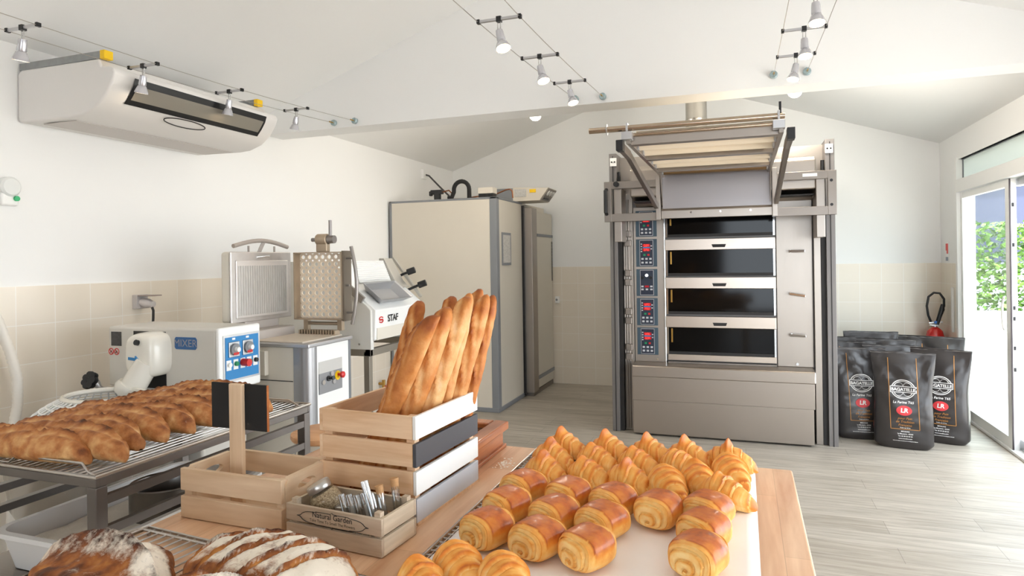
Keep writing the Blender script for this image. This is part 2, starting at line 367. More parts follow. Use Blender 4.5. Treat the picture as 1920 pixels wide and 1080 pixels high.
# the outlet: a dark slot in the curved front with a grey flap
def face(y, u):   # point on the curved front, u 0 (low) .. 1 (high)
    a = [(-2.88, 2.297), (-2.845, 2.338), (-2.818, 2.378), (-2.805, 2.415)]
    i = min(int(u*3), 2); f = u*3-i
    return Vector((a[i][0]*(1-f)+a[i+1][0]*f+.006, y, a[i][1]*(1-f)+a[i+1][1]*f))
MB().grid(lambda u, v: face(2.41+u*.94, v), 1, 9).build('outlet_slot', black_rub, t)
MB().grid(lambda u, v: face(2.43+u*.90, .17+v*.53)+Vector((.004, 0, 0)), 1, 9).build('outlet_flap', mat('outlet_flap', (138, 132, 122), .4), t)
pts = []
for i in range(33):
    a = 2*math.pi*i/32; p = Vector((-2.905+.004, 2.80+.14*math.cos(a), 2.278+.017*math.sin(a)*1.0)); p.x += .034*math.sin(a)*.6; pts.append(p+Vector((.012, 0, -.006)))
MB().tube(pts[:-1], .003, 6, True).build('badge', ink, t)
MB().prism([(XL+.12, 2.2255), (-3.12, 2.2255), (-3.12, 2.222), (XL+.12, 2.222)], 'XZ', Y0+.05, Y1-.05).build('intake_grille', mat('intake_grille', (206, 200, 196), .6), t)
for y in (Y0+.01, Y1-.10):
    s_ = MB().box(XL+.005, -2.905, y, y+.045, 2.497, 2.535).build('bracket', mat('galvanised', (158, 160, 160), .5, metal=.6, var=.15, vscale=30), t, bevel=.003)
    MB().box(-2.905, -2.875, y-.002, y+.047, 2.495, 2.537).build('end_cap', yellow_p, s_, bevel=.003)

# ------------------------------------------------------------ low-voltage spots on tensioned wires
head_m = mat('lamp_silver', (206, 206, 212), .25, metal=.7)
bulb_m = mat('lit_bulb', (255, 240, 215), .4, emit=(255, 226, 180), estr=14.)
def spot(x, y, z, tilt, head, label, group='spotlights on the tensioned wires', w=.089):
    """cross bar between two wires, stem, and a spot head tilted by (ax, ay)"""
    t = thing('wire_spotlight', label, 'spotlight', (x, y, z), group)
    b = MB().box(x-w, x+w, y-.006, y+.006, z-.004, z+.008).build('cross_bar', alu, t, bevel=.002)
    MB().box(x-w-.006, x-w+.006, y-.009, y+.009, z-.006, z+.010).build('wire_clamp', dark_metal, b); MB().box(x+w-.006, x+w+.006, y-.009, y+.009, z-.006, z+.010).build('wire_clamp', dark_metal, b)
    MB().box(x-.010, x+.010, y-.010, y+.010, z-.010, z+.012).build('joint', black_rub, t)
    MB().cyl((x-.006, y, z-.008), (x-.006, y, z-.05), .0025, n=8).cyl((x+.006, y, z-.008), (x+.006, y, z-.05), .0025, n=8).build('stem', chrome, t)
    q = Vector((tilt[0], tilt[1], -1)).normalized(); p = Vector((x, y, z-.045))
    MB().lathe([(.0, 0), (.0145, 0), (.016, .011), (.018, .045), (.016, .050), (.020, .054), (.029, .076), (.0315, .086), (.029, .0865)], p, 24, q, capped=False).build('lamp_head', head_m, t)
    MB().lathe([(.0, .084), (.015, .085), (.0285, .083), (.0285, .08)], p, 20, q, capped=False).build('bulb', bulb_m, t)
    l = bpy.data.lights.new('spot_beam', 'SPOT'); l.energy = 2.2; l.spot_size = R(70); l.spot_blend = .6; l.color = (1, .88, .74); l.shadow_soft_size = .03
    o = bpy.data.objects.new('spot_beam', l); C.objects.link(o); o.parent = t
    o.location = (p+q*.10)-Vector(t.location); o.rotation_euler = q.to_track_quat('-Z', 'Y').to_euler()
    return t
wz = lambda y: 2.466 + .059*max(0, (y-2.5)/1.62)**1.5
for y, lb in ((1.84, 'nearest of the four spotlights above the air conditioner'), (2.405, 'second spotlight above the air conditioner, in front of its outlet'), (2.97, 'third spotlight along the air conditioner wires, over the flap end'), (3.56, 'farthest of the four left spotlights, past the air conditioner')):
    spot(-2.738, y, wz(y), (-.25, .05), 0, 'silver wire-hung '+lb, 'spotlights on the left wires')
for y, lb in ((2.47, 'nearest of the three lit spotlights on the middle wires'), (3.03, 'second of the three lit spotlights on the middle wires'), (3.61, 'farthest of the three lit spotlights on the middle wires')):
    spot(-.913, y, wz(y), (.30, -.25), 0, 'silver '+lb, 'spotlights on the middle wires')
for y, lb in ((2.72, 'nearest of the three lit spotlights on the right wires, at the top edge'), (3.2, 'second of the three lit spotlights on the right wires'), (3.68, 'farthest of the three lit spotlights on the right wires')):
    spot(.273, y, wz(y)+.028, (.02 if y < 3.6 else -.2, -.25), 0, 'silver '+lb, 'spotlights on the right wires')
def wire(x, z0, dz, label):
    t = thing('tension_wire', label, 'wire', (x, 4.1, 2.52), 'tensioned lamp wires')
    MB().tube([(x, yy, wz(yy)+dz) for yy in (-3.99, -1, 1, 2, 2.5, 2.8, 3.2, 3.6, 3.9, 4.07)], .0016, 6).build('cable', wire_m, t)
    MB().cyl((x, 4.05, wz(4.07)+dz), (x, 4.092, wz(4.1)+dz), .005, n=8).build('turnbuckle', mat('brass', (190, 150, 80), .3, metal=1), t)
    MB().lathe([(0, 0), (.018, 0), (.022, .006), (.022, .024), (.018, .03)], (x, 4.12, wz(4.1)+dz), 20, (0, -1, 0)).build('wall_anchor', mat('anchor_grey', (168, 188, 192), .25, metal=.5), t)
for x, lb, dz in ((-2.827, 'outer of the two wires above the air conditioner', 0), (-2.649, 'inner of the two wires above the air conditioner', 0), (-1.002, 'left wire of the middle pair', 0), (-.824, 'right wire of the middle pair', 0), (.184, 'left wire of the right pair', .028), (.362, 'right wire of the right pair', .028)):
    wire(x, 0, dz, 'thin tensioned lamp wire, '+lb)
for x, lb in ((.385, 'white ceiling globe lamp behind the beam above the oven, right one'), (-1.66, 'white ceiling globe lamp behind the beam above the cold room, left one')):
    y = 5.35; zc = 2.738
    t = thing('ceiling_globe', lb, 'ceiling lamp', (x, y, zc), 'ceiling globe lamps')
    zt = RZt-abs(x-RX)*(.905/2.572 if x < RX else .985/2.912)
    MB().lathe([(0, -.055), (.024, -.05), (.043, -.034), (.053, -.01), (.055, 0), (.05, .024), (.04, .04), (.03, .055)], (x, y, zc), 24).build('globe', mat('lit_globe', (255, 250, 240), .4, emit=(255, 244, 225), estr=7.), t)
    MB().lathe([(.035, .055), (.04, .06), (.04, .09), (.012, .095), (.012, zt-zc)], (x, y, zc), 16).build('stem', white_gloss, t)
    l = bpy.data.lights.new('globe_light', 'POINT'); l.energy = 26 if x > 0 else 15; l.color = (1, .92, .80); l.shadow_soft_size = .08
    o = bpy.data.objects.new('globe_light', l); C.objects.link(o); o.parent = t; o.location = (0, 0, -.1)

# ------------------------------------------------------------ cold room
panel_m = mat('cold_room_panel', (214, 206, 192), .5, var=.03, vscale=2)
X0, X1, CY, CZ = XL+.02, -2.262, 5.965, 2.115
t = thing('cold_room', 'big cream-panelled cold room with grey corner trims in the back left corner', 'cold room', ((X0+X1)/2, 6.6, 0))
MB().box(X0+.01, X1-.004, CY+.004, YB-.02, .03, CZ-.01).build('panel_shell', panel_m, t, bevel=.004)
g = MB().box(X1-.075, X1, CY, CY+.075, .03, CZ).box(X0, X0+.03, CY, CY+.03, .03, CZ).box(X0, X1, CY, CY+.02, CZ-.022, CZ).box(X1-.02, X1, CY, 6.76, CZ-.022, CZ).box(X0, X1, CY-.002, CY+.02, 0, .045).box(X1-.02, X1+.002, CY, 6.76, 0, .045)
g.build('corner_trim', grey_trim, t, bevel=.006)
n = MB().box(X1-.002, X1+.006, 6.10, 6.36, 1.44, 1.77).build('notice_frame', grey_trim, t)
MB().box(X1+.005, X1+.0075, 6.125, 6.335, 1.465, 1.745).build('notice_sheet', mat('printed_notice', (206, 202, 196), .5, var=.25, vscale=60, stretch=(1, .4, 1)), n)
dr = MB().box(X1-.01, X1+.10, 6.95, 7.57, .06, 2.03).build('door', panel_m, t, bevel=.006)
MB().box(X1, X1+.105, 6.77, 6.95, .04, 2.06).build('door_jamb', stv, t, bevel=.006)
MB().box(X1-.01, X1+.02, 6.735, 6.77, .02, 2.08).build('jamb_seal', black_rub, t)
MB().box(X1+.098, X1+.108, 6.95, 7.57, 1.75, 1.78).build('door_strip', grey_trim, dr); MB().box(X1+.098, X1+.108, 6.95, 7.57, .16, .20).build('door_strip', grey_trim, dr)
mb = MB()
for i in range(26): mb.box(X1+.095, X1+.106, 7.53, 7.565, 1.24+i*.018, 1.25+i*.018)
mb.build('door_grille', dark_metal, dr)
MB().box(X1, X1+.09, 6.8, 7.57, 0, .05).build('threshold', std, t)
# refrigeration control unit lying across the top
t = thing('control_unit', 'cream control unit with yellow sticker and dials on top of the cold room', 'control unit', (-2.2, 6.75, CZ))
unit = MB().prism([(-2.32, 2.118), (-2.02, 2.118), (-1.92, 2.25), (-2.32, 2.27)], 'XZ', 6.62, 6.95).build('case', panel_m, t, bevel=.006)
MB().box(-2.62, -2.32, 6.62, 6.95, CZ, 2.262).build('rear_duct', grey_trim, t, bevel=.008)
MB().box(-2.13, -2.06, 6.613, 6.62, 2.205, 2.24).build('warning_sticker', yellow_p, unit)
MB().box(-2.30, -2.17, 6.614, 6.62, 2.165, 2.245).build('data_plate', mat('data_plate', (205, 203, 198), .5, var=.3, vscale=90), unit)
nrm = Vector((.132, 0, -.1)).normalized(); up = Vector((.1, 0, .132)).normalized()
pl = MB().obox(Vector((-1.968, 6.785, 2.184))+nrm*.002, (.006, .30, .145), Matrix((nrm, Vector((0, 1, 0)), up)).transposed()).build('control_face', mat('control_face', (150, 142, 132), .5), unit)
for i in range(3):
    c = Vector((-1.968, 6.70+i*.085, 2.184))+nrm*.004+up*.025
    MB().cyl(c, c+nrm*.012, .03, n=16).build('dial', mat('dial_white', (225, 222, 215), .4), unit)
MB().obox(Vector((-1.968, 6.76, 2.184))+nrm*.008-up*.045, (.01, .16, .018), Matrix((nrm, Vector((0, 1, 0)), up)).transposed()).build('switch_row', black_rub, unit)
copper = mat('copper_pipe', (150, 96, 66), .35, metal=.9)
t = thing('valve_block', 'black solenoid valve with copper pipe on the cold room roof', 'valve', (-2.95, 6.1, CZ))
MB().box(-2.99, -2.93, 6.07, 6.13, CZ, CZ+.075).box(-3.03, -2.90, 6.07, 6.13, CZ+.065, CZ+.11).box(-3.05, -3.02, 6.08, 6.12, CZ+.05, CZ+.10).build('valve_body', black_rub, t, bevel=.008)
MB().tube([(-2.91, 6.1, CZ+.085), (-2.83, 6.1, CZ+.10), (-2.80, 6.1, CZ+.07), (-2.79, 6.12, CZ+.012), (-2.65, 6.13, CZ+.01)], .007).build('pipe', copper, t)
t = thing('insulated_pipe', 'black foam-covered pipe bend arching up from the cold room roof', 'pipe', (-2.68, 6.1, CZ))
MB().tube([(-2.84, 6.1, CZ+.022), (-2.80, 6.1, CZ+.024), (-2.775, 6.1, CZ+.08)]+arc((-2.69, 6.1, CZ+.10), .085, 170, 0, 10)+[(-2.605, 6.1, CZ+.0)], .022, 10).build('foam', mat('pipe_foam', (28, 27, 28), .8), t)
t = thing('junction_box', 'small beige junction box on a black base on the cold room roof', 'junction box', (-2.4, 6.1, CZ))
MB().box(-2.49, -2.33, 6.05, 6.17, CZ+.045, CZ+.105).build('box_lid', panel_m, t, bevel=.004); MB().box(-2.485, -2.335, 6.055, 6.165, CZ, CZ+.045).build('box_base', black_rub, t)
t = thing('copper_pipe', 'thin copper pipe hooked over the cold room roof edge beside the junction box', 'pipe', (-2.2, 6.15, CZ))
MB().tube([(-2.60, 6.14, CZ+.02), (-2.5, 6.14, CZ+.03), (-2.5, 6.19, CZ+.05), (-2.34, 6.19, CZ+.05), (-2.24, 6.19, CZ+.085), (-2.20, 6.19, CZ+.09), (-2.175, 6.19, CZ+.07), (-2.17, 6.19, CZ)], .007).build('pipe', copper, t)
t = thing('high_wall_socket', 'small white wall socket with a black cable above the cold room', 'socket', (XL, 6.78, 2.5))
MB().box(XL+.0, XL+.03, 6.73, 6.83, 2.44, 2.55).build('socket_plate', white_gloss, t, bevel=.004)
MB().tube([(XL+.03, 6.80, 2.49), (XL+.09, 6.76, 2.47), (-3.12, 6.5, 2.30), (-2.90, 6.25, CZ+.06), (-2.84, 6.16, CZ+.012)], .010).build('cable', black_rub, t)
t = thing('floor_socket', 'white double socket low on the tiled back wall beside the cold room door', 'socket', (-2.11, YB, 1.02))
MB().box(-2.135, -2.085, YB-.04, YB-.006, .965, 1.045).build('socket_plate', white_gloss, t, bevel=.004)
MB().cyl((-2.115, YB-.042, 1.005), (-2.115, YB-.038, 1.005), .014).build('socket_well', grey_trim, t)
# ------------------------------------------------------------ deck oven
t = thing('deck_oven', 'tall stainless steel four-deck bread oven against the back wall', 'oven', (-.2, 5.9, 0))
F = 5.70
oven = t
steel_light = steel('oven_door_steel', (200, 188, 176), .3, 'X', .15)
dark_slot = mat('dark_slot', (34, 31, 30), .55)
seal_grey = mat('grey_channel', (126, 122, 120), .45, metal=.55)
# plinth
p = MB().box(-.895, .505, 5.56, 6.4, .015, .295).build('plinth', st, t, bevel=.003)
MB().box(-.897, .512, 5.553, 6.4, .295, .50).build('plinth_panel', st, p, bevel=.003)
MB().prism([(5.535, .495), (5.535, .580), (5.545, .592), (5.74, .602), (5.74, .495)], 'YZ', -.897, .517).build('front_ledge', st, p, bevel=.008, seg=3)
MB().box(.495, .52, 5.536, 5.58, .50, .585).build('ledge_corner', chrome, p, bevel=.006)
# core
MB().box(-.93, .57, F+.03, 6.9, .56, 2.0).build('core', seal_grey, t)
# control column
cc = MB().box(-.893, -.628, F, F+.05, .60, 1.93).build('control_column', stv, t, bevel=.003)
MB().cyl((-.632, F-.004, .60), (-.632, F-.004, 1.87), .009, n=12).build('column_edge', chrome, cc)
navy = mat('control_navy', (38, 46, 64), .35); teal = mat('control_teal', (64, 84, 98), .4)
led = mat('red_display', (90, 10, 14), .3, emit=(230, 20, 40), estr=.55); key_w = mat('grey_key', (198, 200, 204), .5)
def seven(x, z, s, y):
    mb = MB()
    for i in range(3):
        for (a, b_, w, h) in random.sample([(0, .5, .5, .1), (0, 0, .5, .1), (0, -.5, .5, .1), (-.27, .25, .1, .4), (.27, .25, .1, .4), (-.27, -.25, .1, .4), (.27, -.25, .1, .4)], 6):
            cx = x+(i-1)*s*.8+a*s; cz = z+b_*s
            mb.box(cx-w*s/2, cx+w*s/2, y-.001, y, cz-h*s/2, cz+h*s/2)
    return mb
zs = [(1.676, 1.90), (1.418, 1.655), (1.165, 1.397), (.912, 1.147), (.660, .893)]
for k, (za, zb) in enumerate(zs):
    x0, x1 = -.872, -.694; kind = 'dial' if k == 2 else 'deck'
    c = MB().box(x0, x1, F-.006, F+.002, za, zb).build('control_panel', teal, t, bevel=.002)
    xa, xb = x0+.035, x1-.035; z0, z1 = za+.012, zb-.012
    MB().box(xa-.004, xb+.004, F-.008, F-.005, z0-.004, z1+.004).build('panel_rim', alu, c)
    MB().box(xa, xb, F-.010, F-.007, z0, z1).build('keypad', navy, c)
    xm = (xa+xb)/2; h = z1-z0; y = F-.0105
    key_ = lambda a_, b_, c_, d_: MB().box(a_, b_, y-.002, y, c_, d_).build('key', key_w, c)
    if kind == 'deck':
        for f in (.80, .63):
            MB().box(xm-.032, xm+.032, y-.001, y+.001, z0+f*h-.013, z0+f*h+.013).build('display', mat('display_back', (110, 14, 22), .3, emit=(170, 14, 30), estr=.5), c)
            seven(xm, z0+f*h, .018, y-.0015).build('digits', mat('display_digits', (255, 60, 60), .3, emit=(255, 70, 60), estr=1.2), c)
        for f in (.86, .76, .66, .56): key_(xa+.006, xa+.018, z0+f*h-.005, z0+f*h+.005)
        for f in (.78, .66): key_(xb-.018, xb-.006, z0+f*h-.005, z0+f*h+.005)
        for f in (.26, .11):
            for q in (-.034, 0, .034): key_(xm+q-.010, xm+q+.010, z0+f*h-.008, z0+f*h+.008)
        MB().box(xm-.026, xm-.008, y-.002, y, z0+.42*h-.008, z0+.42*h+.008).build('green_key', green_p, c)
        MB().box(xm+.008, xm+.026, y-.002, y, z0+.42*h-.008, z0+.42*h+.008).build('red_key', red_p, c)
        MB().box(xm-.03, xm+.03, y-.001, y+.001, z0+.715*h-.006, z0+.715*h+.006).build('strip', blue_p, c)
    else:
        MB().cyl((xm, y, z0+.80*h), (xm, y-.012, z0+.80*h), .013).build('light_button', mat('lit_button', (240, 240, 245), .3, emit=(255, 255, 255), estr=.8), c)
        for q in (-.035, .035):
            MB().cyl((xm+q, y, z0+.70*h), (xm+q, y-.012, z0+.70*h), .013).build('knob', black_rub, c)
        MB().box(xm-.018, xm+.018, y-.001, y+.001, z0+.34*h-.008, z0+.34*h+.008).build('display', mat('display_back', (120, 20, 30), .3), c)
        for q, f in ((-.038, .34), (.038, .34), (-.038, .22), (0, .22), (.038, .22)): key_(xm+q-.010, xm+q+.010, z0+f*h-.007, z0+f*h+.007)
# four baking chambers
oven_glass = mat('oven_glass', (8, 7, 7), .08, spec=.22)
wins = [(1.665, 1.83), (1.336, 1.554), (1.012, 1.230), (.672, .901)]
bars = [(1.554, 1.648), (1.230, 1.325), (.901, .996)]
for za, zb in wins:
    g = MB().box(-.612, .236, F+.012, F+.03, za, zb).build('oven_window', oven_glass, t)
    MB().box(-.612, .236, F+.0, F+.012, za, za+.024).build('chamber_lip', dark_slot, g)
    [MB().box(xe, xe+.014, F-.004, F+.012, za, zb).build('window_edge', chrome, g) for xe in (-.62, .232)]
    MB().box(-.585, -.572, F+.004, F+.012, za+.10, zb-.012).build('brass_latch', mat('brass', (190, 150, 80), .3, metal=1), g)
for za, zb in bars:
    d_ = MB().box(-.625, .248, F-.02, F+.02, za, zb).build('door_bar', steel_light, t, bevel=.004)
    MB().prism([(-.245, za+.045), (-.13, za+.045), (-.14, za+.02), (-.235, za+.02)], 'XZ', F-.026, F-.019).build('finger_grip', dark_slot, d_)
MB().box(-.612, .246, F-.01, F+.02, .622, .672).build('sill_strip', steel_light, t, bevel=.003); MB().box(-.612, .246, F-.02, F+.02, .600, .612).build('sill_strip', std, t)
# right-hand cabinet door with handles
rd = MB().box(.254, .522, F, F+.04, .60, 2.02).build('service_door', stv, t, bevel=.004)
for z, dz in ((1.53, 0), (1.185, -.012), (.857, -.003)):
    hm = MB().beam((.345, F-.03, z-dz*.5), (.465, F-.045, z+dz), .022, .022).build('handle', chrome, rd, bevel=.004)
    MB().cyl((.36, F, z), (.36, F-.03, z-dz*.5), .012, n=12).build('handle_stub', chrome, hm)
MB().cyl((.40, F, .625), (.40, F-.014, .625), .012, n=6).cyl((.40, F, 1.99), (.40, F-.014, 1.99), .012, n=6).cyl((-.70, F, .625), (-.70, F-.012, .625), .010, n=6).build('bolt', chrome, t)
# uprights with slots and chains
for sx, x0, x1 in ((-1, -1.085, -1.02), (1, .615, .682)):
    po = MB().box(x0, x1, 5.63, 6.7, 0, 2.40).build('upright', seal_grey, t, bevel=.003)
    MB().box((x0+x1)/2-.003, (x0+x1)/2+.003, 5.625, 5.631, 0, 2.38).build('rib', dark_slot, po)
    bx = x0+.012 if sx < 0 else x0+.0
    MB().box(bx, bx+.055, 5.615, 5.63, 2.29, 2.36).build('head_plate', white_gloss, po)
    MB().cyl((bx+.015, 5.61, 2.325), (bx+.015, 5.616, 2.325), .007, n=10).cyl((bx+.04, 5.61, 2.325), (bx+.04, 5.616, 2.325), .007, n=10).build('screw', black_rub, po)
[MB().box(xa_, xa_+.036, 5.66, 5.75, 0, 2.1).build('guide_slot', dark_slot, t) for xa_ in (-1.021, .579)]
MB().box(-.985, -.90, 5.70, 6.4, 0, 2.05).build('side_frame', stv, t, bevel=.003); MB().box(.528, .578, 5.66, 6.4, 0, 2.05).build('side_frame', stv, t, bevel=.003)
mb = MB()
for x in (-.975, -.955, -.935): mb.cyl((x, 5.69, .02), (x, 5.69, 2.0), .006, n=8)
mb.build('chain_rod', std, t)
for z in (1.70, 1.62, 1.36, 1.28, 1.03, .95, .72, .64):
    MB().box(-.965, -.91, 5.655, 5.70, z-.025, z+.03).build('hinge_block', std, t, bevel=.006)
[MB().cyl((xd, 5.65, 2.10), (xd, 5.65, 2.24), .014, n=12).build('damper', black_rub, t) for xd in (-1.003, .597)]
MB().box(-1.02, .615, 5.80, 5.84, 1.95, 2.385).build('back_sheet', stv, t)
# steam hood
MB().prism([(5.72, 2.25), (5.45, 2.25), (5.42, 2.22), (5.42, 2.0), (5.72, 1.93)], 'YZ', -.87, .53).build('steam_hood', st, t, bevel=.012, seg=3)
MB().box(-.85, .515, 5.45, 5.72, 1.955, 1.965).build('hood_filter', dark_slot, t)
# flue
fl = MB().lathe([(.096, 2.38), (.096, 2.62), (.100, 2.63), (.100, 2.66), (.096, 2.67), (.096, 2.76), (.1, 2.77), (.096, 2.78), (.096, 3.29)], (-.39, 6.30, 0), 28).build('flue_pipe', mat('galvanised_flue', (196, 192, 184), .25, metal=.9), t)
MB().box(-1.0, .6, 5.85, 6.9, 2.0, 2.38).build('oven_roof', std, t)

# ------------------------------------------------------------ loader lift carried in front of the oven top
t = thing('oven_loader', 'stainless steel loader lift with rollers raised in front of the oven top', 'oven loader', (-.2, 5.3, 1.80))
YL = 5.35
for sx, xo, xi in ((-1, -1.075, -.625), (1, .66, .225)):
    a, b_ = sorted((xo, xi))
    f = MB().box(a, b_, YL, YL+.03, 2.065, 2.125).box(a, b_, YL, YL+.03, 1.795, 1.86).box(min(xo, xo-sx*.06), max(xo, xo-sx*.06), YL-.002, YL+.03, 1.795, 2.125).build('side_bracket', std, t, bevel=.003)
    MB().box(min(xo-sx*.075, xo-sx*.135), max(xo-sx*.075, xo-sx*.135), YL+.04, YL+.26, 1.63, 2.07).build('carriage', stv, t, bevel=.004)
MB().tube([(-1.055, YL-.005, 2.06), (-1.055, YL-.045, 2.05), (-1.055, YL-.045, 1.87), (-1.055, YL-.005, 1.86)], .015, 10).build('grip_handle', black_rub, t)
MB().cyl((-.97, YL, 2.10), (-.97, YL-.035, 2.10), .022).build('lock_knob', black_rub, t)
MB().cyl((.625, YL-.004, 2.05), (.625, YL, 2.05), .011, n=12).cyl((.625, YL-.004, 1.87), (.625, YL, 1.87), .011, n=12).build('bolt_hole', black_rub, t)
MB().box(.43, .53, YL-.003, YL, 2.085, 2.108).build('data_label', white_gloss, t)
for x in (-.63, .232):
    MB().box(x-.018, x+.018, YL-.06, YL+.02, 1.795, 2.16).build('end_post', st, t, bevel=.003)
MB().box(-.60, .21, YL-.01, YL+.01, 1.885, 2.155).build('hopper_sheet', steel('hopper_steel', (160, 155, 155), .34, 'X', .2), t)
MB().prism([(YL-.03, 1.805), (YL-.03, 1.868), (YL-.012, 1.885), (YL+.01, 1.885), (YL+.01, 1.805)], 'YZ', -.61, .215).build('front_rail', st, t, bevel=.003)
mb = MB()
for x in (-.38, -.16, .06): mb.cyl((x, YL-.034, 1.848), (x, YL-.028, 1.848), .008, n=10)
mb.build('rail_screw', chrome, t)
for x, sx in ((-.63, -1), (.232, 1)):
    arm = MB().beam((x+sx*.01, YL-.09, 1.905), (x+sx*.01, 3.93, 2.115), .03, .045).beam((x+sx*.01, 3.945, 2.115), (x+sx*.01, 3.66, 2.125), .03, .05).build('table_arm', std, t, bevel=.003)
    MB().box(x+sx*.01-.019, x+sx*.01+.019, 3.625, 3.70, 2.095, 2.155).build('rubber_end', black_rub, arm, bevel=.003)
    MB().box(x-sx*.035-.012, x-sx*.035+.012, 3.66, YL, 2.135, 2.175).build('table_rail', st, t, bevel=.002)
    MB().prism([(YL-.02, 1.91), (YL-.02, 2.15), (YL-.16, 2.15)], 'YZ', x-sx*.03-.002, x-sx*.03+.002).build('gusset', st, t)
felt = mat('belt_canvas', (236, 220, 196), .75)
for y in (3.74, 4.36, 4.98):
    MB().box(-.59, .19, y-.03, y+.03, 2.135, 2.185).build('cross_beam', st, t, bevel=.003)
for y in (3.95, 4.17, 4.58, 4.78, 5.20):
    c = MB().cyl((-.575, y, 2.175), (.175, y, 2.172), .036, n=18).build('roller', felt if y < 5.1 else mat('brass_roller', (150, 122, 88), .35, metal=.8), t)
    [MB().box(xb_, xb_+.028, y-.035, y+.035, 2.14, 2.206).build('bearing', alu, c, bevel=.004) for xb_ in (-.60, .172)]
MB().box(-.56, .16, 3.72, 5.32, 2.207, 2.213).build('belt', felt, t)
pole_m = steel('warm_pole_steel', (190, 172, 152), .2, 'X')
po = MB().cyl((-.815, 3.66, 2.222), (.215, 3.66, 2.222), .0165, n=18).build('drive_pole', pole_m, t)
MB().cyl((-.6, 3.70, 2.19), (.215, 3.70, 2.19), .010, n=12).build('guide_rod', pole_m, t)
MB().cyl((-.715, 3.66, 2.222), (-.711, 3.66, 2.222), .032, n=20).build('collar', alu, po)
for x in (-.60, .185):
    MB().box(x-.03, x+.03, 3.63, 3.69, 2.155, 2.20).box(x-.006, x+.006, 3.64, 3.69, 2.17, 2.25).build('pole_holder', alu, t, bevel=.003)
MB().beam((.192, 3.655, 2.225), (.192, 3.655, 2.295), .012, .012).build('lever', dark_metal, t)
# ------------------------------------------------------------ fork mixer
cast = mat('cream_cast_enamel', (226, 222, 212), .25, coat=.3)
hous = mat('mixer_housing', (206, 202, 194), .4)
t = thing('dough_mixer', 'cream fork dough mixer with blue control panel against the left tiled wall', 'dough mixer', (-2.8, 2.65, 0))
MX0, MX1, MY0, MY1, MZ0, MZ1 = -3.13, -2.40, 2.51, 2.80, .87, 1.182
ho = MB().box(MX0, MX1-.02, MY0, MY1, MZ0, MZ1).build('housing', hous, t, bevel=.014, seg=3)
MB().box(MX1-.025, MX1, MY0, MY1, MZ0, MZ1+.003).build('front_cover', white_gloss, ho, bevel=.012, seg=3)
MB().box(-2.95, -2.735, MY0-.002, MY0+.006, MZ0-.01, 1.162).build('arm_slot', black_rub, ho)
MB().box(-3.09, -2.50, 2.50, 2.81, .12, .88).build('column', hous, t, bevel=.02); MB().box(-3.15, -2.45, 1.95, 2.85, 0, .13).build('base', hous, t, bevel=.02)
# control panel on +X
X = MX1
def px_(y0, y1, z0, z1, d0, d1): return MB().box(X+d0, X+d1, y0, y1, z0, z1)
MZc = 1.03
px_(2.535, 2.785, .915, 1.145, 0, .004).build('panel_frame', alu, ho)
bp_ = px_(2.545, 2.775, .925, 1.135, .003, .006).build('blue_plate', blue_p, ho)
for yy, lb in ((2.60, 0), (2.695, 0)):
    px_(yy-.036, yy+.036, 1.035, 1.11, .005, .012).build('timer_plate', alu, bp_, bevel=.003)
    k = MB().cyl((X+.012, yy, 1.073), (X+.022, yy, 1.073), .030, n=24).build('timer_dial', grey_trim, bp_)
    MB().cyl((X+.022, yy, 1.073), (X+.04, yy, 1.073), .012, n=16).build('timer_knob', white_gloss, bp_)
    px_(yy-.018, yy+.018, 1.046, 1.058, .0225, .0235).build('timer_mark', red_p, bp_)
    px_(yy-.010, yy+.010, 1.12, 1.13, .006, .0075).build('tag', white_gloss, bp_)
for i, (yy, col) in enumerate(((2.565, white_gloss), (2.612, green_p), (2.66, red_p), (2.705, green_p), (2.75, black_rub))):
    px_(yy-.016, yy+.016, .972, 1.022, .005, .008).build('button_plate', white_gloss, bp_)
    MB().cyl((X+.008, yy, 1.0), (X+(.05 if i == 2 else .02), yy, 1.0), .019 if i == 2 else .012, .019 if i == 2 else .011, n=18).build('push_button', col, bp_)
MB().prism([(-2.675, 1.088), (-2.667, 1.078), (-2.545, 1.078), (-2.537, 1.088), (-2.537, 1.128), (-2.545, 1.138), (-2.667, 1.138), (-2.675, 1.128)], 'XZ', MY0-.004, MY0+.001).build('name_plate', mat('name_plate_blue', (44, 96, 150), .45), ho)
text_mb('MIXER', .052, plane_fn((-2.606, MY0-.0048, 1.107), (1, 0, 0), (0, 0, 1))).build('lettering', mat('plate_grey', (150, 150, 156), .5), ho)
MB().box(-3.105, -3.035, MY0-.002, MY0+.001, 1.082, 1.155).build('data_plate', mat('dark_data_plate', (70, 70, 72), .4, var=.5, vscale=80), ho)
for xx in (-3.107, -3.068):
    MB().lathe([(.0135, 0), (.018, 0), (.018, .001), (.0135, .001)], (xx, MY0-.001, 1.052), 20, (0, -1, 0), capped=False).beam((xx-.01, MY0-.0015, 1.062), (xx+.01, MY0-.0015, 1.042), .001, .004, (0, 1, 0)).build('prohibition_sign', red_p, ho)
    MB().beam((xx-.006, MY0-.001, 1.046), (xx+.004, MY0-.001, 1.056), .001, .006, (0, 1, 0)).build('sign_symbol', ink, ho)
